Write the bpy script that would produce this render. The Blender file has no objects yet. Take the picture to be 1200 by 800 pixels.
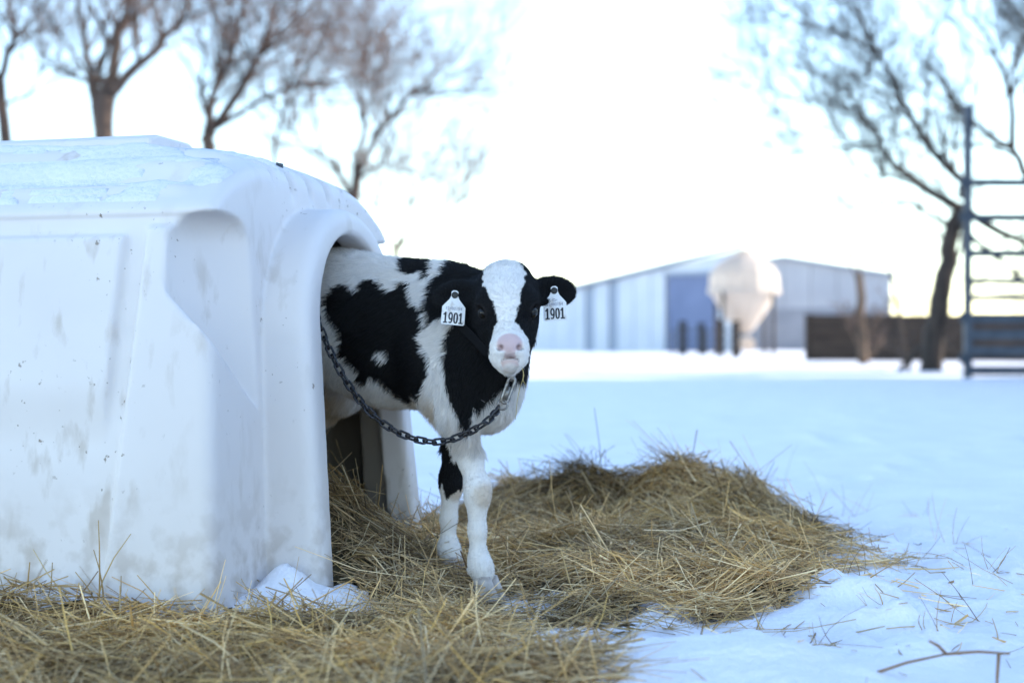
import bpy, math, random
import numpy as np
from mathutils import Vector, Matrix

random.seed(7)
rng = np.random.default_rng(11)
SC = bpy.context.scene
COL = SC.collection
R = math.radians

# ------------------------------------------------------------------ camera
EYE = 0.65
FPX = 1200 * 50 / 36.0
cam_d = bpy.data.cameras.new('camera')
cam = bpy.data.objects.new('camera', cam_d)
COL.objects.link(cam)
cam.location = (0, 0, EYE)
cam.rotation_euler = (R(90), 0, 0)
cam_d.lens = 50
cam_d.sensor_width = 36
cam_d.clip_start = 0.05
cam_d.clip_end = 3000
cam_d.dof.use_dof = True
cam_d.dof.focus_distance = 3.46
cam_d.dof.aperture_fstop = 2.0
SC.camera = cam

# ------------------------------------------------------------------ sky, sun, exposure
SUN_AZ, SUN_EL = R(84), R(20)
world = bpy.data.worlds.new('World')
SC.world = world
world.use_nodes = True
wn = world.node_tree
sky = wn.nodes.new('ShaderNodeTexSky')
sky.sky_type = 'NISHITA'
sky.sun_disc = False
sky.sun_elevation = SUN_EL
sky.sun_rotation = SUN_AZ
sky.air_density = 1.0
sky.dust_density = 0.1
sky.ozone_density = 1.3
wn.nodes['Background'].inputs['Strength'].default_value = 0.15
wn.links.new(sky.outputs['Color'], wn.nodes['Background'].inputs['Color'])
sun_d = bpy.data.lights.new('sun', 'SUN')
sun_d.energy = 2.6
sun_d.angle = R(0.5)
sun_d.color = (1.0, 0.88, 0.72)
sun = bpy.data.objects.new('sun', sun_d)
COL.objects.link(sun)
sun_dir = Vector((math.sin(SUN_AZ) * math.cos(SUN_EL), math.cos(SUN_AZ) * math.cos(SUN_EL), math.sin(SUN_EL)))
sun.rotation_euler = sun_dir.to_track_quat('Z', 'Y').to_euler()
sun.location = (30, 10, 20)
SC.view_settings.view_transform = 'Standard'
SC.view_settings.look = 'None'
SC.view_settings.exposure = 1.97
SC.view_settings.gamma = 1
SC.view_settings.use_curve_mapping = False
SC.cycles.use_denoising = True
SC.cycles.max_bounces = 8
SC.cycles.transparent_max_bounces = 8

# ------------------------------------------------------------------ helpers
def at(px, py, D):
    """a point of the photograph at distance D in front of the camera -> world"""
    return np.array([(px - 600) / FPX * D, D, EYE + (400 - py) / FPX * D])

def tag(o, label=None, cat=None, group=None, kind=None):
    if label: o['label'] = label
    if cat: o['category'] = cat
    if group: o['group'] = group
    if kind: o['kind'] = kind
    return o

def empty(name, loc=(0, 0, 0), rz=0.0):
    o = bpy.data.objects.new(name, None)
    o.empty_display_size = 0.1
    COL.objects.link(o)
    o.location = loc
    o.rotation_euler = (0, 0, rz)
    return o

def mesh_np(name, V, F, smooth=True):
    """V (n,3); F (m,3) or (m,4) integer arrays"""
    V = np.asarray(V, np.float32); F = np.asarray(F, np.int32)
    me = bpy.data.meshes.new(name)
    k = F.shape[1]
    me.vertices.add(len(V)); me.vertices.foreach_set('co', V.ravel())
    me.loops.add(F.size); me.loops.foreach_set('vertex_index', F.ravel())
    me.polygons.add(len(F))
    me.polygons.foreach_set('loop_start', np.arange(0, F.size, k, dtype=np.int32))
    me.update(calc_edges=True)
    if smooth:
        me.polygons.foreach_set('use_smooth', np.ones(len(F), bool))
    me.update()
    return me

def vcol(me, C, name='Col'):
    a = me.attributes.new(name, 'FLOAT_COLOR', 'POINT')
    C = np.asarray(C, np.float32)
    if C.shape[1] == 3:
        C = np.concatenate([C, np.ones((len(C), 1), np.float32)], 1)
    a.data.foreach_set('color', C.ravel())

def link(name, me, mat=None, parent=None):
    o = bpy.data.objects.new(name, me)
    COL.objects.link(o)
    if mat is not None: me.materials.append(mat)
    if parent is not None: o.parent = parent
    return o

class MB:
    """collects simple solids and links them as one mesh"""
    def __init__(self): self.v = []; self.f = []
    def add(self, V, F):
        b = len(self.v)
        self.v += [tuple(map(float, p)) for p in V]
        self.f += [tuple(b + i for i in f) for f in F]
        return self
    def box(self, x0, x1, y0, y1, z0, z1):
        V = [(x0,y0,z0),(x1,y0,z0),(x1,y1,z0),(x0,y1,z0),(x0,y0,z1),(x1,y0,z1),(x1,y1,z1),(x0,y1,z1)]
        return self.add(V, [(0,3,2,1),(4,5,6,7),(0,1,5,4),(1,2,6,5),(2,3,7,6),(3,0,4,7)])
    def tube(self, pts, rad, n=8, cap=True, closed=False):
        pts = [Vector(p) for p in pts]
        m = len(pts)
        if not hasattr(rad, '__len__'): rad = [rad] * m
        up = None; V = []; F = []
        for i in range(m):
            if closed:
                t = (pts[(i + 1) % m] - pts[i - 1]).normalized()
            else:
                t = (pts[min(i + 1, m - 1)] - pts[max(i - 1, 0)]).normalized()
            if up is None:
                up = t.orthogonal().normalized()
            else:
                up = (up - t * up.dot(t)).normalized()
            s = t.cross(up)
            for k in range(n):
                a = 2 * math.pi * k / n
                V.append(pts[i] + (up * math.cos(a) + s * math.sin(a)) * rad[i])
        for i in range(m if closed else m - 1):
            j = (i + 1) % m
            for k in range(n):
                k2 = (k + 1) % n
                F.append((i*n+k, i*n+k2, j*n+k2, j*n+k))
        if cap and not closed:
            F.append(tuple(range(n - 1, -1, -1)))
            F.append(tuple((m - 1) * n + k for k in range(n)))
        return self.add(V, F)
    def lathe(self, prof, n=24, c=(0, 0, 0)):
        V = []; F = []
        for r, z in prof:
            for k in range(n):
                a = 2 * math.pi * k / n
                V.append((c[0] + r * math.cos(a), c[1] + r * math.sin(a), c[2] + z))
        for i in range(len(prof) - 1):
            for k in range(n):
                k2 = (k + 1) % n
                F.append((i*n+k, i*n+k2, (i+1)*n+k2, (i+1)*n+k))
        F.append(tuple(range(n - 1, -1, -1)))
        F.append(tuple((len(prof) - 1) * n + k for k in range(n)))
        return self.add(V, F)
    def build(self, name, mat=None, parent=None, smooth=False, bevel=0):
        me = bpy.data.meshes.new(name)
        me.from_pydata(self.v, [], self.f); me.update()
        if smooth:
            me.polygons.foreach_set('use_smooth', np.ones(len(me.polygons), bool)); me.update()
        o = link(name, me, mat, parent)
        if bevel:
            b = o.modifiers.new('bevel', 'BEVEL'); b.width = bevel; b.segments = 2; b.limit_method = 'ANGLE'
        return o

# ---- noise
def _hash(ix, iy, iz, seed):
    h = (ix.astype(np.int64) * 374761393 + iy.astype(np.int64) * 668265263 + iz.astype(np.int64) * 2147483647 + seed * 974634777) & 0xffffffff
    h = ((h ^ (h >> 13)) * 1274126177) & 0xffffffff
    h = ((h ^ (h >> 16)) * 2246822519) & 0xffffffff
    return (((h ^ (h >> 15)) & 0xffff) / 65535.0).astype(np.float32)
def vnoise(x, y, z=None, seed=0):
    x = np.asarray(x, np.float32); y = np.asarray(y, np.float32)
    z = np.zeros_like(x) if z is None else np.asarray(z, np.float32)
    ix, iy, iz = np.floor(x), np.floor(y), np.floor(z)
    fx, fy, fz = x - ix, y - iy, z - iz
    fx, fy, fz = [f * f * (3 - 2 * f) for f in (fx, fy, fz)]
    o = 0
    for a in (0, 1):
        for b in (0, 1):
            for c in (0, 1):
                w = (fx if a else 1 - fx) * (fy if b else 1 - fy) * (fz if c else 1 - fz)
                o = o + w * _hash(ix + a, iy + b, iz + c, seed)
    return o * 2 - 1
def fbm(x, y, z=None, seed=0, oct=4, gain=0.5):
    s = 0; a = 1.0; f = 1.0
    for i in range(oct):
        s = s + a * vnoise(np.asarray(x) * f, np.asarray(y) * f, None if z is None else np.asarray(z) * f, seed + i * 17)
        a *= gain; f *= 2.03
    return s
def sstep(a, b, x):
    t = np.clip((x - a) / (b - a), 0, 1)
    return t * t * (3 - 2 * t)

# ---- signed distance modelling
def smax(a, b, k):
    h = np.maximum(k - np.abs(a - b), 0) / k
    return np.maximum(a, b) + h * h * k * 0.25
def smin(a, b, k):
    h = np.maximum(k - np.abs(a - b), 0) / k
    return np.minimum(a, b) - h * h * k * 0.25

def surface_nets(F, lo, h):
    nx, ny, nz = F.shape
    S = F < 0
    cnt = np.zeros((nx-1, ny-1, nz-1), np.uint8)
    for a in (0, 1):
        for b in (0, 1):
            for c in (0, 1):
                cnt += S[a:nx-1+a, b:ny-1+b, c:nz-1+c]
    act = (cnt > 0) & (cnt < 8)
    idx = np.argwhere(act)
    vid = np.full(act.shape, -1, np.int32)
    vid[act] = np.arange(len(idx))
    P = np.zeros((len(idx), 3), np.float64); N = np.zeros(len(idx))
    corners = [(a, b, c) for a in (0, 1) for b in (0, 1) for c in (0, 1)]
    val = {k: F[idx[:, 0] + k[0], idx[:, 1] + k[1], idx[:, 2] + k[2]].astype(np.float64) for k in corners}
    for k in corners:
        for ax in range(3):
            if k[ax] == 0:
                k2 = list(k); k2[ax] = 1; k2 = tuple(k2)
                f0, f1 = val[k], val[k2]
                m = (f0 < 0) != (f1 < 0)
                t = np.where(m, f0 / np.where(m, f0 - f1, 1), 0)
                q = np.zeros((len(idx), 3)); q[:] = k; q[:, ax] = t
                P += q * m[:, None]; N += m
    P = P / N[:, None] + idx
    quads = []
    for ax in range(3):
        o1, o2 = (ax + 1) % 3, (ax + 2) % 3
        sl0 = [slice(None)] * 3; sl1 = [slice(None)] * 3
        sl0[ax] = slice(0, -1); sl1[ax] = slice(1, None)
        A = S[tuple(sl0)]; B = S[tuple(sl1)]
        e = np.argwhere(A != B)
        ok = (e[:, o1] > 0) & (e[:, o2] > 0) & (e[:, o1] < F.shape[o1] - 1) & (e[:, o2] < F.shape[o2] - 1)
        e = e[ok]
        fl = A[e[:, 0], e[:, 1], e[:, 2]]
        def cell(d1, d2):
            c = e.copy(); c[:, o1] -= d1; c[:, o2] -= d2
            return vid[c[:, 0], c[:, 1], c[:, 2]]
        q = np.stack([cell(1, 1), cell(0, 1), cell(0, 0), cell(1, 0)], 1)
        q[~fl] = q[~fl][:, ::-1]
        quads.append(q)
    Q = np.concatenate(quads)
    Q = Q[(Q >= 0).all(1)]
    return (P * h + np.asarray(lo)).astype(np.float32), Q

class Field:
    def __init__(self, lo, hi, h):
        self.lo = np.array(lo, float); self.h = h
        self.ax = [np.arange(lo[i], hi[i] + h, h).astype(np.float32) for i in range(3)]
        self.F = np.full([len(a) for a in self.ax], 1.0, np.float32)
    def _sl(self, lo, hi):
        s = []
        for i in range(3):
            a = int(np.clip(math.floor((lo[i] - self.lo[i]) / self.h), 0, len(self.ax[i])))
            b = int(np.clip(math.ceil((hi[i] - self.lo[i]) / self.h) + 1, 0, len(self.ax[i])))
            s.append(slice(a, b))
        return tuple(s)
    def apply(self, fn, lo, hi, k, op='add'):
        m = k + 3 * self.h
        s = self._sl(np.asarray(lo) - m, np.asarray(hi) + m)
        if min(x.stop - x.start for x in s) <= 0: return
        X = self.ax[0][s[0]][:, None, None]; Y = self.ax[1][s[1]][None, :, None]; Z = self.ax[2][s[2]][None, None, :]
        d = fn(X, Y, Z).astype(np.float32)
        if op == 'add': self.F[s] = smin(self.F[s], d, k)
        else: self.F[s] = smax(self.F[s], -d, k)
    def cone(self, a, b, ra, rb, k=0.04, op='add'):
        a = np.asarray(a, float); b = np.asarray(b, float)
        d = b - a; L2 = d @ d; r = max(ra, rb)
        def fn(X, Y, Z):
            x, y, z = X - a[0], Y - a[1], Z - a[2]
            t = np.clip((x * d[0] + y * d[1] + z * d[2]) / L2, 0, 1)
            return np.sqrt((x - t*d[0])**2 + (y - t*d[1])**2 + (z - t*d[2])**2) - (ra + (rb - ra) * t)
        self.apply(fn, np.minimum(a, b) - r, np.maximum(a, b) + r, k, op)
    def chain(self, pts, rads, k=0.03):
        for i in range(len(pts) - 1):
            self.cone(pts[i], pts[i+1], rads[i], rads[i+1], k if i == 0 else min(k, 0.02))
    def ell(self, c, r, M=None, k=0.04, op='add'):
        c = np.asarray(c, float); r = np.asarray(r, float)
        M = np.eye(3) if M is None else np.asarray(M, float)   # rows: the ellipsoid's axes
        ext = np.sqrt(((M * r[:, None]) ** 2).sum(0))
        def fn(X, Y, Z):
            x, y, z = X - c[0], Y - c[1], Z - c[2]
            u = [M[i][0]*x + M[i][1]*y + M[i][2]*z for i in range(3)]
            k0 = np.sqrt(sum((u[i] / r[i])**2 for i in range(3)))
            k1 = np.sqrt(sum((u[i] / r[i]**2)**2 for i in range(3)))
            return k0 * (k0 - 1) / np.maximum(k1, 1e-6)
        self.apply(fn, c - ext, c + ext, k, op)
    def sample(self, P):
        g = (np.asarray(P) - self.lo) / self.h
        i = np.floor(g).astype(int); f = g - i
        for a in range(3): i[:, a] = np.clip(i[:, a], 0, self.F.shape[a] - 2)
        o = 0
        for a in (0, 1):
            for b in (0, 1):
                for c in (0, 1):
                    w = (f[:, 0] if a else 1-f[:, 0]) * (f[:, 1] if b else 1-f[:, 1]) * (f[:, 2] if c else 1-f[:, 2])
                    o = o + w * self.F[i[:, 0]+a, i[:, 1]+b, i[:, 2]+c]
        return o

# ------------------------------------------------------------------ materials
def mat(name, rough=0.6, color=(.5, .5, .5), metallic=0.0, attr=None, spec=None, trans=0.0):
    m = bpy.data.materials.new(name); m.use_nodes = True
    n = m.node_tree; b = n.nodes['Principled BSDF']
    b.inputs['Base Color'].default_value = (*color, 1)
    b.inputs['Roughness'].default_value = rough
    b.inputs['Metallic'].default_value = metallic
    if spec is not None: b.inputs['Specular IOR Level'].default_value = spec
    if attr:
        a = n.nodes.new('ShaderNodeAttribute'); a.attribute_name = attr
        n.links.new(a.outputs['Color'], b.inputs['Base Color'])
    return m

def noise_mix(m, c1, c2, scale=5, detail=6, lo=0.4, hi=0.6, bump=0.0, bscale=None, stretch=None, rough2=None):
    n = m.node_tree; b = n.nodes['Principled BSDF']
    tc = n.nodes.new('ShaderNodeTexCoord')
    src = tc.outputs['Object']
    if stretch:
        mp = n.nodes.new('ShaderNodeMapping'); mp.inputs['Scale'].default_value = stretch
        n.links.new(src, mp.inputs['Vector']); src = mp.outputs['Vector']
    t = n.nodes.new('ShaderNodeTexNoise'); t.inputs['Scale'].default_value = scale; t.inputs['Detail'].default_value = detail
    n.links.new(src, t.inputs['Vector'])
    r = n.nodes.new('ShaderNodeValToRGB')
    r.color_ramp.elements[0].position = lo; r.color_ramp.elements[0].color = (*c1, 1)
    r.color_ramp.elements[1].position = hi; r.color_ramp.elements[1].color = (*c2, 1)
    n.links.new(t.outputs['Fac'], r.inputs['Fac'])
    n.links.new(r.outputs['Color'], b.inputs['Base Color'])
    if bump:
        t2 = n.nodes.new('ShaderNodeTexNoise'); t2.inputs['Scale'].default_value = bscale or scale * 3; t2.inputs['Detail'].default_value = 8
        n.links.new(src, t2.inputs['Vector'])
        bp = n.nodes.new('ShaderNodeBump'); bp.inputs['Strength'].default_value = bump; bp.inputs['Distance'].default_value = 0.02
        n.links.new(t2.outputs['Fac'], bp.inputs['Height'])
        n.links.new(bp.outputs['Normal'], b.inputs['Normal'])
    return m

M = {}
M['snow'] = noise_mix(mat('snow', 0.75, spec=0.25), (.82, .80, .84), (.90, .88, .90), 3, 5, .3, .7, bump=0.6, bscale=42)
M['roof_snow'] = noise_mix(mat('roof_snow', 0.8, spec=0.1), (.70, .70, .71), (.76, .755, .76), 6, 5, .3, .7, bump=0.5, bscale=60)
M['straw'] = mat('straw', 0.6, attr='Col', spec=0.3)
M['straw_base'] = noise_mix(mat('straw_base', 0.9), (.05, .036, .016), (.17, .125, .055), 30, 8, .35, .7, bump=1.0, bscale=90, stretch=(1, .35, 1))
M['fur'] = mat('calf_fur', 0.85, attr='Col', spec=0.12)
M['fur_strand'] = mat('fur_strand', 0.5, attr='Col', spec=0.18)
M['eye'] = mat('eye', 0.12, (.006, .005, .004), spec=.3)
M['tag'] = noise_mix(mat('ear_tag_plastic', 0.45), (.55, .50, .46), (.80, .79, .79), 55, 6, .30, .48)
M['tag_print'] = mat('tag_print', 0.5, (.012, .012, .02))
M['tag_print_small'] = mat('tag_print_small', 0.5, (.22, .22, .30))
M['tag_button'] = mat('tag_button', 0.5, (.012, .012, .012))
M['chain'] = noise_mix(mat('chain_steel', 0.5, metallic=.75), (.03, .03, .037), (.085, .08, .08), 120, 4, .35, .65)
M['snap'] = noise_mix(mat('snap_steel', 0.4, metallic=.8), (.16, .14, .12), (.34, .32, .30), 90, 4, .35, .65)
M['collar'] = mat('collar_nylon', 0.9, (.008, .008, .009), spec=.1)
M['bark'] = noise_mix(mat('bark', 0.9), (.035, .024, .020), (.10, .065, .048), 6, 6, .35, .65, bump=.6, bscale=25, stretch=(1, 1, .25))
M['twig'] = mat('twig', 0.85, (.15, .10, .082))
M['bark_dark'] = noise_mix(mat('bark_dark', 0.9), (.02, .015, .013), (.055, .04, .032), 6, 6, .35, .65, bump=.6, bscale=25, stretch=(1, 1, .25))
M['twig_dark'] = mat('twig_dark', 0.85, (.04, .03, .028))
M['bark_tan'] = noise_mix(mat('bark_tan', 0.9), (.07, .048, .033), (.15, .10, .07), 6, 6, .35, .65, stretch=(1, 1, .25))
M['barn_white'] = noise_mix(mat('barn_white', 0.6), (.46, .49, .54), (.53, .55, .59), 0.4, 4, .35, .65)
M['barn_grey'] = noise_mix(mat('barn_grey', 0.6), (.27, .28, .31), (.32, .33, .36), 0.4, 4, .35, .65)
M['barn_low'] = noise_mix(mat('barn_low', 0.7), (.16, .17, .20), (.22, .23, .26), 0.6, 4, .35, .65)
M['barn_door'] = noise_mix(mat('barn_door', 0.6), (.10, .13, .23), (.13, .165, .28), 0.6, 4, .35, .65)
M['barn_trim'] = mat('barn_trim', 0.5, (.24, .28, .35))
M['barn_pale'] = noise_mix(mat('barn_pale', 0.6), (.58, .60, .63), (.66, .68, .70), 0.6, 4, .35, .65)
M['metal_roof'] = noise_mix(mat('metal_roof', 0.45, metallic=.3), (.34, .36, .40), (.42, .44, .47), 0.5, 4, .35, .65)
M['fence_wood'] = noise_mix(mat('fence_wood', 0.85), (.022, .014, .010), (.055, .037, .026), 3, 6, .35, .65, stretch=(.3, 3, 3))
M['gate_steel'] = noise_mix(mat('gate_steel', 0.55, metallic=.3), (.04, .05, .068), (.075, .09, .115), 4, 5, .35, .65)
M['gate_dark'] = noise_mix(mat('gate_dark', 0.6, metallic=.2), (.03, .04, .055), (.05, .065, .085), 4, 5, .35, .65)
M['post_dark'] = mat('post_dark', 0.8, (.02, .022, .03))
M['dry_grass'] = mat('dry_grass', 0.7, attr='Col', spec=0.2)

def make_plastic():
    m = mat('hutch_plastic', 0.42, (.8, .8, .8), spec=0.35)
    n = m.node_tree; b = n.nodes['Principled BSDF']
    tc = n.nodes.new('ShaderNodeTexCoord')
    def noise(scale, det, vec=None):
        t = n.nodes.new('ShaderNodeTexNoise'); t.inputs['Scale'].default_value = scale; t.inputs['Detail'].default_value = det
        n.links.new(vec or tc.outputs['Object'], t.inputs['Vector']); return t.outputs['Fac']
    def ramp(src, a, bb):
        r = n.nodes.new('ShaderNodeMapRange'); r.inputs['From Min'].default_value = a; r.inputs['From Max'].default_value = bb
        n.links.new(src, r.inputs['Value']); return r.outputs['Result']
    def mix(fac, c1, c2):
        x = n.nodes.new('ShaderNodeMix'); x.data_type = 'RGBA'
        n.links.new(fac, x.inputs['Factor'])
        for c, s in ((c1, x.inputs[6]), (c2, x.inputs[7])):
            if isinstance(c, tuple): s.default_value = (*c, 1)
            else: n.links.new(c, s)
        return x.outputs[2]
    def mul(a, k):
        x = n.nodes.new('ShaderNodeMath'); x.operation = 'MULTIPLY'; n.links.new(a, x.inputs[0])
        if isinstance(k, float): x.inputs[1].default_value = k
        else: n.links.new(k, x.inputs[1])
        return x.outputs[0]
    base = mix(ramp(noise(1.6, 4), .35, .65), (.675, .628, .61), (.735, .692, .675))
    mp = n.nodes.new('ShaderNodeMapping'); mp.inputs['Scale'].default_value = (1, 1, .38); n.links.new(tc.outputs['Object'], mp.inputs['Vector'])
    smear = mul(mul(ramp(noise(17, 12, mp.outputs['Vector']), .555, .68), ramp(noise(2.6, 3), .40, .62)), .6)
    c = mix(smear, base, (.44, .37, .31))
    speck = mul(ramp(noise(52, 3), .68, .73), .85)
    c = mix(mul(speck, ramp(noise(3.1, 3), .45, .62)), c, (.16, .11, .07))
    ia = n.nodes.new('ShaderNodeAttribute'); ia.attribute_name = 'inside_shade'  # dimness of the hutch interior, put into the plastic's colour
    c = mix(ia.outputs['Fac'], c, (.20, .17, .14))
    grime = mul(ramp(noise(19, 10), .44, .62), .6)
    sx = n.nodes.new('ShaderNodeSeparateXYZ'); n.links.new(tc.outputs['Object'], sx.inputs[0])
    c = mix(mul(grime, ramp(sx.outputs['Z'], .34, .02)), c, (.36, .29, .23))
    n.links.new(c, b.inputs['Base Color'])
    r = n.nodes.new('ShaderNodeMapRange'); r.inputs['To Min'].default_value = .34; r.inputs['To Max'].default_value = .6
    n.links.new(noise(9, 4), r.inputs['Value']); n.links.new(r.outputs['Result'], b.inputs['Roughness'])
    bp = n.nodes.new('ShaderNodeBump'); bp.inputs['Strength'].default_value = .10; bp.inputs['Distance'].default_value = .02
    n.links.new(noise(5, 3), bp.inputs['Height']); n.links.new(bp.outputs['Normal'], b.inputs['Normal'])
    return m
M['plastic'] = make_plastic()

def make_fiberglass():
    m = mat('bin_fiberglass', 0.5, (.62, .55, .49))
    n = m.node_tree; b = n.nodes['Principled BSDF']; out = n.nodes['Material Output']
    t = n.nodes.new('ShaderNodeBsdfTranslucent'); t.inputs['Color'].default_value = (.9, .74, .55, 1)
    x = n.nodes.new('ShaderNodeMixShader'); x.inputs[0].default_value = 0.35
    n.links.new(b.outputs[0], x.inputs[1]); n.links.new(t.outputs[0], x.inputs[2]); n.links.new(x.outputs[0], out.inputs['Surface'])
    return m
M['fiberglass'] = make_fiberglass()

# ------------------------------------------------------------------ hutch frame and ground heights
HA = R(15)                                   # how far the hutch's axis is turned
H_OUT = np.array([math.cos(HA), -math.sin(HA)])   # out of the door
H_LAT = np.array([math.sin(HA), math.cos(HA)])    # across the door, away from the camera
H_ORG = np.array([-0.437, 3.55]) + 0.32 * H_LAT   # middle of the door sill
def hutch_pq(x, y):
    dx, dy = np.asarray(x) - H_ORG[0], np.asarray(y) - H_ORG[1]
    return dx * H_OUT[0] + dy * H_OUT[1], dx * H_LAT[0] + dy * H_LAT[1]
def hutch_w(p, q, z=0.0):
    xy = H_ORG + p * H_OUT + q * H_LAT
    return np.array([xy[0], xy[1], z])

def in_poly(x, y, P):
    x = np.asarray(x); y = np.asarray(y); ins = np.zeros(np.broadcast(x, y).shape, bool)
    n = len(P)
    for i in range(n):
        x0, y0 = P[i]; x1, y1 = P[(i + 1) % n]
        c = ((y0 > y) != (y1 > y)) & (x < (x1 - x0) * (y - y0) / ((y1 - y0) if y1 != y0 else 1e-9) + x0)
        ins ^= c
    return ins

def bump(x, y, cx, cy, rx, ry, h):
    return h * np.exp(-(((x - cx) / rx) ** 2 + ((y - cy) / ry) ** 2))

STRAW_POLY = [(-2.6, 2.0), (-.30, 2.0), (.02, 2.55), (.16, 2.92), (.42, 3.36), (.74, 3.70), (1.03, 4.20), (1.02, 4.78), (.76, 5.2), (.1, 5.4), (-.25, 5.3), (-.30, 4.75), (-.6, 4.6), (-2.3, 5.1), (-2.6, 4.0)]
def straw_mask(x, y):
    """soft 0..1 coverage"""
    x = np.asarray(x, np.float64); y = np.asarray(y, np.float64)
    jx = x + .15 * fbm(x * 3.1, y * 3.1, seed=3, oct=3); jy = y + .15 * fbm(x * 3.1, y * 3.1, seed=9, oct=3)
    s = 0
    offs = [(0, 0), (.10, 0), (-.10, 0), (0, .10), (0, -.10), (.06, .06), (-.06, -.06), (.06, -.06), (-.06, .06)]
    for ox, oy in offs: s = s + in_poly(jx + ox, jy + oy, STRAW_POLY)
    p, q = hutch_pq(x, y)
    gap = np.exp(-((p + .04) / .17) ** 2 - ((q + .48) / .14) ** 2) + .8 * np.exp(-((p - .03) / .09) ** 2 - ((q - .40) / .08) ** 2) + .8 * np.exp(-((p + .5) / .16) ** 2 - ((q + .715) / .035) ** 2) + .9 * np.exp(-((x - .04) / .06) ** 2 - ((y - 2.88) / .08) ** 2) + .8 * np.exp(-((x + .46) / .05) ** 2 - ((y - 2.76) / .06) ** 2) + .7 * np.exp(-((x - .22) / .07) ** 2 - ((y - 3.06) / .05) ** 2)
    hole = sstep(.30, .62, fbm(x * 5.5, y * 5.5, seed=131, oct=3)) * sstep(-.15, .15, x) * (1 - sstep(3.5, 3.9, y)) + .8 * sstep(.25, .6, fbm(x * 7, y * 7, seed=135, oct=2)) * sstep(.75, 1.0, x)
    return np.clip(s / len(offs) - 1.3 * gap - 1.1 * hole, 0, 1)
_dr = np.random.default_rng(5)
DENTS = [(a, b, r, dp) for a, b, r, dp in zip(_dr.uniform(.75, 2.0, 34), _dr.uniform(2.7, 5.2, 34), _dr.uniform(.04, .085, 34), _dr.uniform(.025, .05, 34))]
DENTS += [(.9 + .34 * i + .1 * (i % 2), 5.6 + .55 * i, .09, .05) for i in range(9)] + [(2.2 + .25 * i, 9.5 + .9 * i + .3 * (i % 2), .14, .06) for i in range(8)]
def snow_z(x, y):
    x = np.asarray(x, np.float64); y = np.asarray(y, np.float64)
    near = 1 - sstep(9, 30, np.hypot(x, y))
    z = near * (.018 * fbm(x * 1.3, y * 1.3, seed=21, oct=3) + .011 * np.maximum(fbm(x * 6, y * 6, seed=5, oct=4), -.3) * (1 - .6 * sstep(4.6, 7, y)) * (1 + 2.2 * np.exp(-((x - .9) / .7) ** 2 - ((y - 3.4) / .9) ** 2)))
    z = z + .075 * fbm(x * .16, y * .30, seed=31, oct=3) * sstep(7, 22, y) * (1 - sstep(60, 120, np.hypot(x, y)))
    # banked snow in the right foreground and beside the straw
    z = z + bump(x, y, .45, 2.72, .42, .28, .045) + bump(x, y, 1.2, 3.6, .4, .5, .03) + bump(x, y, .62, 3.22, .14, .1, .03)
    # drifts round the hutch's feet
    p, q = hutch_pq(x, y)
    n = .85 + .35 * fbm(x * 7, y * 7, seed=61, oct=2) + .10 * fbm(x * 45, y * 45, seed=66, oct=2)
    z = z + n * (bump(p, q, -.08, -.50, .15, .15, .05) + bump(p, q, -.08, -.44, .07, .07, .06) + bump(p, q, .03, -.38, .12, .09, .035) + .012 * np.maximum(fbm(x * 30, y * 30, seed=63, oct=2), 0) * np.exp(-((p + .04) / .2) ** 2 - ((q + .45) / .2) ** 2)
                 + bump(p, q, .06, -.34, .09, .09, .05) + bump(p, q, -.55, -.74, .32, .05, .055) + bump(p, q, .03, .40, .10, .08, .09))
    z = z - bump(x, y, -.06, 3.44, .22, .22, .035)
    for (a, b, r, dp) in DENTS:
        rr = ((x - a) ** 2 + ((y - b) * .8) ** 2) / r ** 2
        z = z + dp * (-np.exp(-rr * 1.3) + .45 * np.exp(-(np.sqrt(rr) - 1.35) ** 2 * 5))
    return z
def straw_h(x, y):
    x = np.asarray(x, np.float64); y = np.asarray(y, np.float64)
    m = straw_mask(x, y)
    z = bump(x, y, .36, 5.0, .20, .25, .125) + bump(x, y, .86, 4.85, .24, .28, .09) + bump(x, y, .02, 5.0, .22, .3, .065) + bump(x, y, .6, 4.95, .2, .2, .05) + bump(x, y, .55, 4.35, .55, .5, .05)
    p, q = hutch_pq(x, y)
    bed = (1 - sstep(-.26, .22, p)) * np.where(p < -.2, 1 - sstep(.5, .62, np.abs(q)), 1 - sstep(.16, .34, np.abs(q)))
    z = z + .17 * bed * (1 + .25 * fbm(x * 5, y * 5, seed=77, oct=2)) + bump(p, q, -.02, .24, .16, .14, .05)
    z = z * (1 + .55 * fbm(x * 5, y * 5, seed=13, oct=3)) + .022 + .020 * fbm(x * 8, y * 8, seed=15, oct=3)
    z = z * (1 - .9 * np.exp(-((x + .055) / .09) ** 2 - ((y - 3.58) / .10) ** 2))
    z = z * (1 - .65 * (1 - sstep(-.45, -.12, x)) * (1 - sstep(3.35, 3.6, y)))
    return z * m
def straw_z(x, y):
    return snow_z(x, y) + straw_h(x, y)

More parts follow.
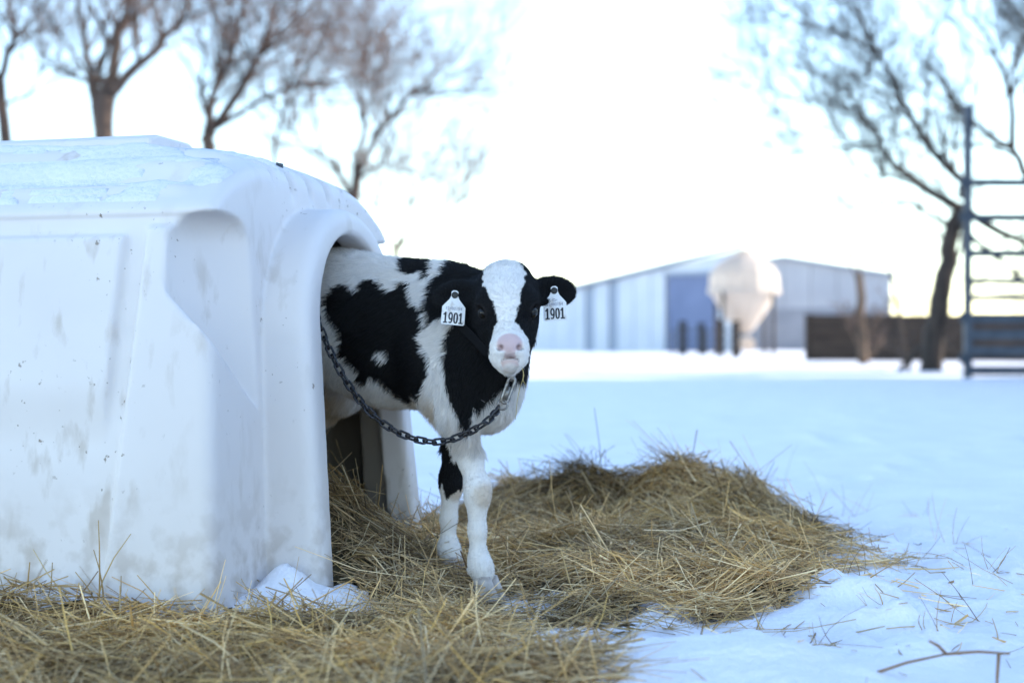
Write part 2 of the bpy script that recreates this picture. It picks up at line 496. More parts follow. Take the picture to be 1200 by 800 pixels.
# ------------------------------------------------------------------ snow field
def spaced(lo, hi, fine_lo, fine_hi, step, grow):
    a = list(np.arange(fine_lo, fine_hi + step, step)); s = step
    while a[-1] < hi: s *= grow; a.append(a[-1] + s)
    s = step
    b = [a[0]]
    while b[-1] > lo: s *= grow; b.append(b[-1] - s)
    return np.array(b[:0:-1] + a)
gx = spaced(-1500, 1500, -2.0, 2.3, .016, 1.09)
gy = spaced(-60, 2500, 2.2, 6.2, .016, 1.07)
GX, GY = np.meshgrid(gx, gy, indexing='ij')
GZ = snow_z(GX, GY) - .012 * straw_mask(GX, GY)
nx_, ny_ = GX.shape
ii = np.arange(nx_ * ny_).reshape(nx_, ny_)
Fq = np.stack([ii[:-1, :-1], ii[1:, :-1], ii[1:, 1:], ii[:-1, 1:]], -1).reshape(-1, 4)
snow = link('snow_field', mesh_np('snow_field', np.stack([GX, GY, GZ], -1).reshape(-1, 3), Fq), M['snow'])
tag(snow, 'snow covered farm yard ground', 'snow', kind='structure')

# ------------------------------------------------------------------ background barns
def quad_wall(mb, a, b, z0a, z1a, z1b, t=0.25):
    """an upright slab between plan points a and b with its own top heights"""
    a = np.array(a, float); b = np.array(b, float)
    d = (b - a) / np.linalg.norm(b - a); n = np.array([-d[1], d[0]]) * t
    V = []
    for o in (np.zeros(2), n):
        V += [(a[0]+o[0], a[1]+o[1], z0a), (b[0]+o[0], b[1]+o[1], z0a), (b[0]+o[0], b[1]+o[1], z1b), (a[0]+o[0], a[1]+o[1], z1a)]
    mb.add(V, [(0,1,2,3),(7,6,5,4),(0,4,5,1),(1,5,6,2),(2,6,7,3),(3,7,4,0)])

def shed_barn():
    root = empty('shed_barn', (12.0, 85, 0))
    tag(root, 'long white metal barn with a dark blue sliding door beside the feed bin', 'barn')
    L = np.array([1.2, 96.0]); Rr = np.array([13.7, 84.6])        # ends of the wall that faces the yard
    zl, zr = 3.45, 6.20
    org = np.array([12.0, 85.0])
    n = np.array([Rr[1]-L[1], -(Rr[0]-L[0])]); n = n / np.linalg.norm(n)
    if n[1] > 0: n = -n
    def P(t, off=0.0):
        return L + (Rr - L) * t + n * off - org
    def z(t): return zl + (zr - zl) * t
    cuts = [0, .12, .22, .285, .33, .40, .445, .52, .60, .665]
    for i in range(len(cuts) - 1):
        mb = MB(); dark = i in (3, 5)
        quad_wall(mb, P(cuts[i] + .0015, -.1 if dark else 0), P(cuts[i+1] - .0015, -.1 if dark else 0), -.2, z(cuts[i]) - .05, z(cuts[i+1]) - .05)
        mb.build('wall_panel', M['barn_trim'] if i == 5 else M['barn_trim'] if i == 3 else M['barn_white'], root)
    # right of the big door, and above it
    mb = MB(); quad_wall(mb, P(.667), P(.90), 4.75, z(.667) - .05, z(.90) - .05); mb.build('wall_panel', M['barn_white'], root)
    mb = MB(); quad_wall(mb, P(.90), P(1.0), -.2, z(.90) - .05, z(1) - .05); mb.build('wall_panel', M['barn_white'], root)
    dr = MB(); quad_wall(dr, P(.672, -.12), P(.896, -.12), .0, 4.72, 4.72, .1); d = dr.build('sliding_door', M['barn_door'], root)
    tr = MB(); quad_wall(tr, P(.665, .12), P(.905, .12), 4.72, 4.92, 4.92, .2); tr.build('door_track', M['barn_trim'], d)
    rf = MB()
    back = np.array([-2.5, 30.0])
    e = .35
    A = P(-.01, e); B = P(1.01, e); Cc = B + back; Dd = A + back
    V = [(A[0], A[1], zl - .02), (B[0], B[1], zr + .02), (Cc[0], Cc[1], zr + .02), (Dd[0], Dd[1], zl - .02)]
    V += [(x, y, zz + .22) for x, y, zz in V]
    rf.add(V, [(3,2,1,0),(4,5,6,7),(0,1,5,4),(1,2,6,5),(2,3,7,6),(3,0,4,7)])
    rf.build('roof', M['barn_trim'], root)
    mb = MB(); quad_wall(mb, P(0, -.3), P(0, -.3) + back * .97, -.2, zl - .05, zl - .05); mb.build('side_wall', M['barn_white'], root)
    mb = MB(); quad_wall(mb, P(1, -.3) + back * .97, P(1, -.3), -.2, zr - .05, zr - .05); mb.build('side_wall', M['barn_white'], root)
shed_barn()

def gable_barn():
    root = empty('gable_barn', (19.3, 101, 0))
    tag(root, 'grey gabled metal barn standing behind the feed bin and the plank fence', 'barn')
    hw, ez, pz, low = 7.6, 5.35, 6.55, 3.0
    for i in range(8):
        x0 = -hw + i * 2 * hw / 8 + .02; x1 = -hw + (i + 1) * 2 * hw / 8 - .02
        zz = lambda x: pz - (pz - ez) * abs(x) / hw - .04
        mb = MB(); quad_wall(mb, (x0, 0), (x1, 0), low, zz(x0), zz(x1)); mb.build('wall_panel', M['barn_grey'], root)
    mb = MB().box(-hw, hw, -.06, .2, -.2, low); mb.build('lower_wall', M['barn_low'], root)
    for s in (-1, 1):
        mb = MB().box(s * hw - .1, s * hw + .1, .3, 30, -.2, ez - .1); mb.build('side_wall', M['barn_grey'], root)
        rf = MB()
        x1 = s * (hw + .3); ze = ez - (pz - ez) * .3 / hw
        V = [(0, -.4, pz), (x1, -.4, ze), (x1, 30, ze), (0, 30, pz)]
        V += [(a, b, c + .2) for a, b, c in V]
        rf.add(V, [(3,2,1,0),(4,5,6,7),(0,1,5,4),(1,2,6,5),(2,3,7,6),(3,0,4,7)])
        rf.build('roof_slope', M['barn_trim'], root)
gable_barn()

def shade_barn():
    """the barn at the yard's right that keeps hutch, calf and near snow in its shade"""
    root = empty('shade_caster_barn', (18.6, 10, 0))  # out of view, added only as a shade caster
    tag(root, 'unseen tall pale metal barn added at the right to shade the yard', 'barn')
    hx, y0, y1, ez, pz = 7.0, -18.0, 16.4, 6.6, 10.6
    for s in (-1, 1):
        MB().box(s * hx - .12, s * hx + .12, y0, y1, -.2, ez).build('side_wall', M['barn_pale'], root)
        x1 = s * (hx + .5); ze = ez - .22
        V = [(0, y0 - .4, pz), (x1, y0 - .4, ze), (x1, y1 + .4, ze), (0, y1 + .4, pz)]
        V += [(a, b, c + .18) for a, b, c in V]
        MB().add(V, [(3,2,1,0),(4,5,6,7),(0,1,5,4),(1,2,6,5),(2,3,7,6),(3,0,4,7)]).build('roof_slope', M['metal_roof'], root)
    for y in (y0, y1):
        V = [(-hx, y-.1, -.2), (hx, y-.1, -.2), (hx, y-.1, ez), (0, y-.1, pz), (-hx, y-.1, ez)]
        V += [(a, b + .2, c) for a, b, c in V]
        MB().add(V, [(0,1,2,3,4),(9,8,7,6,5),(0,5,6,1),(1,6,7,2),(2,7,8,3),(3,8,9,4),(4,9,5,0)]).build('gable_wall', M['barn_pale'], root)
shade_barn()

def shade_shed():
    root = empty('shade_shed', (17.5, 30.6, 0))  # unseen shed, added to throw a shadow band across the far snow
    tag(root, 'unseen weathered wooden shed added to cast a shadow band on the snow', 'shed')
    for k in range(9):
        MB().box(-3 + k * .667 + .01, -3 + (k + 1) * .667 - .01, -.75, -.70, -.1, 3.6).build('plank', M['fence_wood'], root)
    MB().box(-3, 3, .70, .75, -.1, 3.2).build('back_wall', M['fence_wood'], root)
    for x in (-3.0, 2.95): MB().box(x, x + .05, -.69, .69, -.1, 3.3).build('side_wall', M['fence_wood'], root)
    V = [(-3.2, -1.0, 3.65), (3.2, -1.0, 3.65), (3.2, 1.0, 3.25), (-3.2, 1.0, 3.25)]; V += [(a, b, c + .1) for a, b, c in V]
    MB().add(V, [(3,2,1,0),(4,5,6,7),(0,1,5,4),(1,2,6,5),(2,3,7,6),(3,0,4,7)]).build('roof', M['metal_roof'], root)
shade_shed()

# ------------------------------------------------------------------ feed bin
def feed_bin():
    D = 58.0; c = at(872, 400, D)
    root = empty('feed_bin', (c[0], c[1], 0))
    tag(root, 'cream hopper bottom feed bin on legs in front of the barns', 'feed bin')
    def zz(py): return EYE + (400 - py) / FPX * D
    body = MB().lathe([(1.38, zz(343)), (1.45, zz(336)), (1.42, zz(322)), (1.20, zz(312)), (.72, zz(302)), (.34, zz(297))], 14)
    b = body.build('tank', M['fiberglass'], root)
    MB().lathe([(.36, zz(297)), (.36, zz(293)), (.1, zz(291))], 14).build('lid', M['fiberglass'], b)
    MB().lathe([(1.46, zz(345)), (1.50, zz(343)), (1.50, zz(340)), (1.46, zz(338))], 14).build('ring', M['fiberglass'], b)
    MB().lathe([(.22, zz(390)), (.40, zz(386)), (1.0, zz(362)), (1.38, zz(343))], 14).build('hopper', M['fiberglass'], root)
    for k in range(4):
        a = R(45 + 90 * k)
        MB().tube([(1.42 * math.cos(a), 1.42 * math.sin(a), zz(341)), (1.42 * math.cos(a), 1.42 * math.sin(a), -.1)], .07, 6).build('leg', M['fence_wood'], root)
    bt = MB().tube([(.05, -.6, .52), (.05, .3, .62)], [.30, .24], 14).build('boot', M['fiberglass'], root)
    MB().tube([(.05, -.3, .6), (.0, 0, zz(389))], [.1, .2], 10).build('spout', M['barn_low'], root)
feed_bin()

# dark posts before the barn door, brown post by the bin
for i, (px, y0, y1, D, w, m_, lab) in enumerate([
    (800, 376, 414, 66, .34, 'post_dark', 'dark square post before the blue barn door, by the door edge'),
    (822, 378, 414, 66, .30, 'post_dark', 'dark square post before the blue barn door, middle one of three'),
    (842, 374, 414, 66, .34, 'post_dark', 'dark square post before the blue barn door, beside the feed bin'),
    (862, 376, 417, 57, .30, 'fence_wood', 'brown wooden post under the edge of the feed bin')]):
    a = at(px, y0, D)
    r_ = empty('post', (a[0], a[1], 0)); tag(r_, lab, 'post', 'posts by the barn door' if i < 3 else None)
    MB().box(-w/2, w/2, -w/2, w/2, -.2, a[2] - .06).build('shaft', M[m_], r_)
    MB().box(-w/2 - .03, w/2 + .03, -w/2 - .03, w/2 + .03, a[2] - .06, a[2]).build('cap', M[m_], r_)
r_ = empty('pen_gate', tuple(at(818, 400, 67)[:2]) + (0,)); tag(r_, 'low steel pen gate across the blue barn door', 'gate')
for zz_ in (.35, .75, 1.15): MB().tube([(-1.2, 0, zz_), (2.0, 0, zz_)], .05, 6).build('rail', M['gate_dark'], r_)
for xx_ in (-1.2, .4, 2.0): MB().tube([(xx_, .02, -.1), (xx_, .02, 1.2)], .05, 6).build('upright', M['gate_dark'], r_)

# ------------------------------------------------------------------ plank fence
def plank_fence():
    D = 45.0; sc = FPX / D
    a = at(950, 400, D)
    root = empty('plank_fence', (a[0], a[1], 0))
    tag(root, 'brown plank fence with stacked horizontal boards below the grey barn', 'fence')
    def zz(py): return EYE + (400 - py) / sc
    xs = [0.0, 2.6, 5.2, 7.8, 10.4]
    for x in xs:
        MB().box(x - .13, x + .13, .06, .3, -.2, zz(368)).build('post', M['fence_wood'], root)
    for bi, (y0, y1) in enumerate(((369, 380.4), (380.2, 391.4), (391.2, 402.4), (402.2, 413.4), (413.2, 423))):
        for i in range(len(xs) - 1):
            MB().box(xs[i] + .01, xs[i+1] - .01, -.02 - .03 * (bi % 2) + .004 * random.random(), .055 - .003 * bi, zz(y1) + .003 * random.random(), zz(y0)).build('board', M['fence_wood'], root)
plank_fence()

# ------------------------------------------------------------------ tall steel gate
def cattle_panel():
    D = 24.0; sc = FPX / D
    a = at(1134, 400, D)
    root = empty('cattle_panel', (a[0], a[1], 0))
    tag(root, 'tall blue grey steel post with ladder like rails beside the leaning tree', 'cattle panel')
    def zz(py): return EYE + (400 - py) / sc
    MB().box(-.06, .06, -.06, .06, -.1, zz(124)).build('post', M['gate_steel'], root)
    MB().box(2.54, 2.66, -.06, .06, -.1, zz(124)).build('post', M['gate_steel'], root)
    for y, h, dk in ((214, 9, 1), (255, 9, 1), (297, 9, 1), (329, 7, 1), (349, 7, 0), (373, 12, 0), (392, 12, 0), (411, 11, 0), (434, 11, 0)):
        MB().box(.06, 2.54, -.03, .03, zz(y + h / 2), zz(y - h / 2)).build('rail', M['gate_dark' if dk else 'gate_steel'], root)
    for x in (-.09, ):
        for y in (214, 254, 372, 420):
            MB().tube([(x, 0, zz(y + 6)), (x, 0, zz(y - 6))], .045, 8).build('hinge', M['gate_dark'], root)
cattle_panel()

# ------------------------------------------------------------------ trees
def add_branches(out, p0, dirv, length, rad, level, maxlevel, rnd, spread, up, nmul):
    """append (points, radii, level) of a branch and its side branches"""
    n = 4 if level < maxlevel else 3
    pts = [Vector(p0)]; d = Vector(dirv).normalized(); rr = [rad]
    for i in range(n - 1):
        d = (d + Vector((rnd.gauss(0, .09), rnd.gauss(0, .09), rnd.gauss(0, .07) + up * .10))).normalized()
        pts.append(pts[-1] + d * (length / (n - 1)))
        rr.append(rad * (1 - .75 * (i + 1) / (n - 1)))
    out.append((pts, rr, level))
    if level >= maxlevel: return
    k = int(nmul * (5 if level <= 1 else 5 if level == 2 else 4))
    for i in range(k):
        t = rnd.uniform(.15, .98) * (n - 1)
        j = min(int(t), n - 2); f = t - j
        p = pts[j].lerp(pts[j+1], f)
        d0 = (pts[j+1] - pts[j]).normalized()
        side = Vector((rnd.gauss(0, 1), rnd.gauss(0, 1), rnd.gauss(0, .8)))
        side = (side - d0 * side.dot(d0)).normalized()
        nd = (d0 * .85 + side * spread + Vector((0, 0, up * .35))).normalized()
        add_branches(out, p, nd, length * rnd.uniform(.42, .74), max(rad * .5 * (1 - .4 * t / n), .004), level + 1, maxlevel, rnd, spread, up, nmul)

def tree(name, label, D, limbs, seed, barkm, twigm, group, side_n=7, blen=1.6, maxlevel=4, up=.5, spread=.7, nmul=.90, depth=.8, rmin=.0068):
    """limbs: list of ([(px,py),...], r_start, r_end); first is the trunk, standing on the ground"""
    rnd = random.Random(seed)
    base = at(limbs[0][0][0][0], limbs[0][0][0][1], D)
    root = empty(name, (base[0], D, 0)); tag(root, label, 'tree', group)
    off = Vector((base[0], D, 0))
    trunk = MB(); out = []
    for li, (pp, r0, r1) in enumerate(limbs):
        pts = []
        dz = 0 if li == 0 else rnd.uniform(-depth, depth)
        n = len(pp)
        for i, (px, py) in enumerate(pp):
            dd = D + dz * (i / max(n - 1, 1)) * 1.6
            w = at(px, py, dd); pts.append(Vector(w) - off)
        if li == 0:
            pts = [Vector((pts[0].x, 0, -.15))] + ([pts[0]] if pts[0].z > .3 else []) + pts[1:]
        # finer path
        fine = []
        for i in range(len(pts) - 1):
            for t in (0, .33, .66):
                q = pts[i].lerp(pts[i+1], t)
                if 0 < i + t: q += Vector((rnd.gauss(0, .03), rnd.gauss(0, .05), rnd.gauss(0, .02)))
                fine.append(q)
        fine.append(pts[-1])
        m = len(fine)
        rads = [r0 + (r1 - r0) * i / (m - 1) for i in range(m)]
        trunk.tube(fine, rads, 9)
        if li == 0 and len(limbs) > 1: continue
        L = sum((fine[i+1] - fine[i]).length for i in range(m - 1))
        for i in range(int(side_n * max(1, L / 2.2))):
            t = rnd.uniform(.18, 1) * (m - 1); j = min(int(t), m - 2)
            p = fine[j].lerp(fine[j+1], t - j); d0 = (fine[j+1] - fine[j]).normalized()
            s = Vector((rnd.gauss(0, 1), rnd.gauss(0, .8), rnd.gauss(0, .7))); s = (s - d0 * s.dot(d0)).normalized()
            nd = (d0 * .6 + s * spread + Vector((0, 0, up * .4))).normalized()
            add_branches(out, p, nd, blen * rnd.uniform(.6, 1.2) * (1 - .3 * t / m), max(rads[j] * .45, .02), 1, maxlevel, rnd, spread, up, nmul)
    for pts, rr, lv in out:
        if lv <= 1: trunk.tube(pts, [max(r, rmin) for r in rr], 6, cap=False)
    trunk.build('trunk', barkm, root, smooth=True)
    # crown of thin twigs, built in one go
    V = []; F = []
    for pts, rr, lv in out:
        if lv <= 1: continue
        b = len(V); n = len(pts)
        for i in range(n):
            t = (pts[min(i+1, n-1)] - pts[max(i-1, 0)]).normalized()
            u = t.orthogonal().normalized(); s = t.cross(u); r = max(rr[i], rmin if lv < maxlevel else rmin * .7)
            for k in range(3):
                a = 2.0944 * k
                V.append(pts[i] + (u * math.cos(a) + s * math.sin(a)) * r)
        for i in range(n - 1):
            for k in range(3):
                F.append((b+i*3+k, b+i*3+(k+1)%3, b+i*3+3+(k+1)%3, b+i*3+3+k))
    me = mesh_np('crown', np.array([tuple(v) for v in V]), np.array(F))
    link('crown', me, twigm, root)
    return root

G_L = 'bare trees behind the hutch'
def h2(l): return [(x / 2, y / 2) for x, y in l]
def h8(l): return [(840 + x / 1.739, y / 1.739) for x, y in l]
tree('bare_tree', 'dark bare tree whose forked trunk rises at the hutch roof left edge', 34,
     [(h2([(8, 330), (0, 190)]), .17, .13), (h2([(0, 190), (30, 100), (22, 20), (30, -120)]), .10, .03), (h2([(0, 200), (-60, 80), (-80, -60)]), .10, .03), (h2([(6, 245), (60, 225), (110, 150)]), .05, .015)],
     3, M['bark'], M['twig'], G_L, blen=3.2)
tree('bare_tree', 'sturdy bare tree with a thick trunk splitting into three dark limbs', 31,
     [(h2([(240, 330), (250, 220), (262, 185)]), .23, .20),
      (h2([(232, 300), (222, 240), (205, 140), (185, 20), (180, -140)]), .13, .03),
      (h2([(258, 200), (275, 100), (300, 10), (310, -150)]), .14, .04),
      (h2([(255, 225), (320, 160), (370, 105), (430, 40), (470, -80)]), .13, .03),
      (h2([(205, 190), (150, 170), (90, 120)]), .05, .015)], 5, M['bark'], M['twig'], G_L, blen=3.2)
tree('bare_tree', 'spreading bare tree with tan upper twigs above the hutch roof', 33,
     [(h2([(488, 340), (488, 300)]), .17, .15),
      (h2([(488, 310), (492, 240), (530, 170), (560, 60), (580, -80)]), .11, .03),
      (h2([(492, 305), (560, 220), (610, 130), (640, 40), (700, -80)]), .12, .03),
      (h2([(505, 300), (600, 240), (690, 200), (760, 190)]), .07, .02),
      (h2([(485, 270), (470, 200), (480, 110), (450, 40)]), .06, .015),
      (h2([(610, 130), (700, 80), (790, 60)]), .05, .015)], 8, M['bark'], M['twig'], G_L, blen=3.2, side_n=9)
tree('bare_tree', 'thin bare tree leaning right just past the hutch roof end', 35,
     [(h2([(820, 640), (822, 480), (838, 400)]), .16, .12),
      (h2([(838, 410), (880, 310), (960, 230), (1010, 190)]), .09, .02),
      (h2([(836, 420), (850, 300), (840, 200), (870, 90)]), .08, .02),
      (h2([(826, 470), (780, 380), (700, 330), (660, 260)]), .07, .02),
      (h2([(840, 420), (900, 380), (940, 300)]), .05, .015),
      (h2([(640, 420), (650, 300), (675, 225), (690, 150)]), .06, .02)], 12, M['bark'], M['twig'], G_L, blen=2.9, side_n=9)
tree('bare_tree', 'low faint scrubby tree between the hutch roof and the calf', 40,
     [(h2([(915, 760), (925, 600), (940, 560)]), .10, .08),
      (h2([(935, 580), (980, 510), (1060, 500), (1110, 440)]), .06, .015),
      (h2([(935, 570), (960, 470), (990, 410)]), .05, .015),
      (h2([(930, 600), (890, 520), (880, 450)]), .05, .015)], 15, M['bark_tan'], M['twig'], G_L, blen=2.4, side_n=8)
G_R = 'bare trees by the steel panel'
tree('bare_tree', 'leaning black bare tree with long limbs reaching over the plank fence', 31,
     [(h8([(435, 755), (450, 640), (466, 560), (480, 480), (497, 415)]), .25, .16),
      (h8([(495, 425), (400, 375), (350, 320), (330, 285), (285, 220), (265, 175)]), .11, .02),
      (h8([(500, 400), (500, 370), (420, 280), (375, 200), (330, 110), (290, 30), (270, -60)]), .11, .02),
      (h8([(478, 468), (400, 410), (335, 412)]), .06, .015),
      (h8([(500, 420), (580, 480), (640, 500), (720, 500)]), .11, .04),
      (h8([(490, 450), (560, 520), (640, 580)]), .08, .03),
      (h8([(335, 290), (250, 300), (130, 325)]), .04, .01),
      (h8([(410, 375), (340, 360), (330, 330)]), .03, .01),
      (h8([(375, 200), (310, 180), (240, 130)]), .04, .01),
      (h8([(480, 560), (500, 480), (505, 440)]), .05, .03),
      (h8([(330, 110), (240, 60), (150, 45)]), .04, .01),
      (h8([(285, 222), (200, 205), (110, 200)]), .04, .01),
      (h8([(300, 40), (230, -20), (180, -80)]), .04, .01),
      (h8([(440, 680), (400, 720), (365, 768)]), .07, .05)], 21, M['bark_dark'], M['twig_dark'], G_R, blen=2.2, side_n=6, depth=1.2, nmul=.86)
tree('bare_tree', 'dark bare tree whose limbs hang above the tall steel panel', 30,
     [(h8([(720, 760), (690, 560), (640, 370)]), .22, .13),
      (h8([(640, 370), (600, 300), (520, 250), (450, 160), (400, 110)]), .09, .02),
      (h8([(602, 305), (600, 200), (570, 120), (540, 60), (500, 10)]), .08, .02),
      (h8([(640, 380), (680, 200), (660, 60), (640, -60)]), .1, .03),
      (h8([(600, 200), (640, 120), (620, 20)]), .05, .015)], 23, M['bark_dark'], M['twig_dark'], G_R, blen=2.2, side_n=6, nmul=.86)
for i_, (px_, D_, sd_) in enumerate(((1400, 29.5, 41), (1520, 32.5, 43), (1330, 33.5, 47))):  # unseen trees, added to streak the sunlit snow with shadow
    tree('bare_tree', ('unseen gnarled bare tree added to streak the snow with shadow', 'unseen tall bare tree added to cast shadow behind the barn corner', 'unseen thin bare tree added to cast shadow near the fence end')[i_], D_,
         [([(px_, 440), (px_ + 8, 330)], .18, .13), ([(px_ + 8, 335), (px_ - 40, 220), (px_ - 90, 90)], .09, .03), ([(px_ + 8, 340), (px_ + 50, 210), (px_ + 60, 40)], .1, .03), ([(px_ + 6, 345), (px_ + 90, 270), (px_ + 150, 180)], .07, .02), ([(px_ + 4, 360), (px_ - 50, 310), (px_ - 110, 260)], .05, .02)],
         sd_, M['bark_dark'], M['twig_dark'], 'unseen bare trees added for shadow streaks', blen=1.6, side_n=6, maxlevel=3)
tree('sapling', 'slender sapling in front of the grey barn corner', 40,
     [(h8([(385, 740), (372, 620), (355, 560)]), .07, .05), (h8([(355, 560), (350, 500), (330, 440), (310, 400)]), .04, .01), (h8([(352, 520), (375, 460), (385, 430)]), .03, .01)],
     27, M['bark_dark'], M['twig_dark'], None, blen=.7, side_n=4, maxlevel=3)
tree('dead_tree', 'sunlit tan broken trunk with brushy shoots before the plank fence', 41,
     [(h8([(300, 745), (297, 640), (288, 555)]), .16, .11), (h8([(297, 700), (330, 650), (345, 610)]), .04, .01), (h8([(298, 720), (270, 670), (262, 630)]), .04, .01),
      (h8([(290, 580), (275, 540), (262, 520)]), .03, .01), (h8([(292, 735), (320, 720), (340, 690)]), .04, .01)],
     29, M['bark_tan'], M['twig'], None, blen=.6, side_n=8, maxlevel=3)

# ------------------------------------------------------------------ calf hutch
def make_hutch():
    root = empty('calf_hutch', (H_ORG[0], H_ORG[1], 0), -HA)
    tag(root, 'white plastic calf hutch with an arched doorway and ribbed roof', 'calf hutch')
    h = .0078
    lo = (-2.25, -.76, -.06); hi = (.06, .76, 1.33)
    ax = [np.arange(lo[i], hi[i], h).astype(np.float32) for i in range(3)]
    P = ax[0][:, None, None]; Q = ax[1][None, :, None]; Z = ax[2][None, None, :]
    aq = np.abs(Q)
    # side wall relief: a raised corner column and a raised panel
    crease = -.36 - .09 * (1 - Z)
    relief = .020 * sstep(crease - .004, crease + .010, P)
    pe = -.415 - .07 * (.95 - Z)
    relief = relief + .020 * (1 - sstep(pe - .008, pe + .003, P)) * sstep(.40, .56, Z) * (1 - sstep(.895, .91, Z)) * sstep(-1.75, -1.72, P)
    dq = aq - (.675 - .085 * Z) - relief * (1 - sstep(.915, .93, Z)) - .014 * sstep(.945, .96, Z)
    front = P + .15 + .05 * Z
    back = -P - 2.12 + .06 * Z
    rib = .017 * np.cos(aq * 2 * math.pi / .135) * sstep(.06, .14, aq) * (1 - sstep(.52, .58, aq)) * (1 - sstep(-.34, -.26, P))
    r1 = 1.205 - .235 * (aq / .60) ** 1.75 + rib
    groove = .045 * sstep(.3, .9, np.cos(Q * 2 * math.pi / .125)) * sstep(-.40, -.30, P) * (1 - sstep(-.19, -.15, P)) * (1 - sstep(.22, .26, aq))
    r2 = 1.22 - .27 * np.exp(-(-P - .06) / .20) - groove
    r3 = 1.22 - .30 * np.exp(-(P + 2.0) / .17)
    roof = smax(smax(Z - r1, (Z - r2) * .8, .07), Z - r3, .07)
    body = smax(smax(dq, smax(front, back, .07), .035), roof, .03)
    # corner scoop
    zb = .665 - 1.04 * (P + .20) - .70 * (aq - .63) * -1.0
    zb = .665 - 1.0 * (P + .20) + .72 * (aq - .63)
    sc = (np.sqrt(((P + .125) / .185) ** 2 + ((aq - .675) / .285) ** 2) - 1) * .18
    sc = smax(smax(sc, zb - Z, .012), Z - .955, .07)
    body = smax(body, -sc, .006)
    inner = body + .03
    # portal
    lean = .085 * Z
    oz, orad = .645, .365
    ow = np.where(Z > oz, np.sqrt(aq ** 2 + (Z - oz) ** 2) - orad, aq - (orad + .065 * (oz - Z)))
    por = smax(ow, smax(P - .0 + lean, -P - .5, .03), .04)
    body = smin(body, por, .006)
    cz, crad = .668, .27
    cw = np.where(Z > cz, np.sqrt(aq ** 2 + (Z - cz) ** 2) - crad, aq - (crad + .075 * (cz - Z)))
    opening = np.maximum(cw, np.maximum(P - .2, -P - .75))
    d = smax(body, -opening, .022)
    d = np.maximum(d, -inner)
    cav = np.maximum(np.maximum(ow + .03, P + lean + .085), -P - .4)
    d = np.maximum(d, -cav)
    V, F = surface_nets(d.astype(np.float32), lo, h)
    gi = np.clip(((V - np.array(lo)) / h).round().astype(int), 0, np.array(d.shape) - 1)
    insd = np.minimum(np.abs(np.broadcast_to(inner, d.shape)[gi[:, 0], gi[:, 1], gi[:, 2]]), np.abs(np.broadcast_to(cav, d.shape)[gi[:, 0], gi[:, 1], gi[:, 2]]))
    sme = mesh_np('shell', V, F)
    sat = sme.attributes.new('inside_shade', 'FLOAT', 'POINT')
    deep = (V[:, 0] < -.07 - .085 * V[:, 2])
    sat.data.foreach_set('value', (.85 * (1 - sstep(.006, .014, insd)) * deep).astype(np.float32))  # inner faces painted darker, standing in for shade inside the hutch
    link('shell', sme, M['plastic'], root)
    # ridge vent cap, and its plug
    cap = MB()
    for (a, b) in ((-1.95, -1.28), (-1.27, -.62)):
        V2 = []
        for x in (a, b):
            for y, z in ((-.15, 1.165), (-.135, 1.207), (-.09, 1.222), (.09, 1.222), (.135, 1.207), (.15, 1.165)): V2.append((x, y, z))
        n = 6
        F2 = [(i, i+1, n+i+1, n+i) for i in range(5)] + [(5, 0, n, n+5)] + [tuple(range(5, -1, -1)), tuple(range(6, 12))]
        MB().add(V2, F2).build('ridge_cap', M['plastic'], root, bevel=.008)
    def topz(p, q):
        i = int((p - lo[0]) / h); j = int((q - lo[1]) / h)
        k = np.where(d[i, j, :] < 0)[0]
        return lo[2] + k.max() * h if len(k) else 0
    zt = topz(-.27, -.07)
    MB().tube([(-.27, -.07, zt - .01), (-.267, -.07, zt + .008)], [.012, .010], 12).build('vent_plug', M['gate_steel'], root)
    # snow on the roof
    ps = np.arange(-2.15, -.10, .012); qs = np.arange(-.66, .66, .012)
    PG, QG = np.meshgrid(ps, qs, indexing='ij')
    I = np.clip(((PG - lo[0]) / h).astype(int), 0, d.shape[0]-1); J = np.clip(((QG - lo[1]) / h).astype(int), 0, d.shape[1]-1)
    neg = d < 0
    kk = neg.shape[2] - 1 - np.argmax(neg[:, :, ::-1], axis=2)
    TZ = lo[2] + kk * h
    # smooth the sampled heights
    T = TZ.copy().astype(np.float64)
    for _ in range(3):
        T[1:-1, 1:-1] = (T[1:-1, 1:-1] * 2 + T[:-2, 1:-1] + T[2:, 1:-1] + T[1:-1, :-2] + T[1:-1, 2:]) / 6
    tz = T[I, J]
    slope = np.hypot(*np.gradient(tz, .012))
    thick = .012 + .010 * fbm(PG * 5, QG * 9, seed=41, oct=4) + .008 * fbm(PG * 1.6, QG * 4, seed=45, oct=2)
    thick = thick * (1 - sstep(.55, 1.1, slope)) * sstep(.55, .60, .66 - (np.abs(QG) - .0) + .0) if False else thick * (1 - sstep(1.1, 2.2, slope))
    thick = thick * (1 - sstep(-.42 + .14 * fbm(QG * 7, PG * 3, seed=47, oct=3), -.24 + .14 * fbm(QG * 7, PG * 3, seed=47, oct=3), PG)) 
    thick = np.where(np.abs(QG) < .17, thick + .012 * (PG < -.62), thick)
    thick = np.maximum(thick, .0075 * (PG < -.46) * (np.abs(QG) < .585)) - .004 * np.maximum(np.cos(np.abs(QG) * 2 * math.pi / .135), -.2) * (thick > .006)
    cover = thick > .006
    zs = tz + np.where(cover, thick, -.02)
    n1, n2 = PG.shape
    idn = np.arange(n1 * n2).reshape(n1, n2)
    FF = np.stack([idn[:-1, :-1], idn[1:, :-1], idn[1:, 1:], idn[:-1, 1:]], -1).reshape(-1, 4)
    cv = cover | (thick > -.5) & False
    keep = (cover[:-1, :-1] | cover[1:, :-1] | cover[1:, 1:] | cover[:-1, 1:]).reshape(-1)
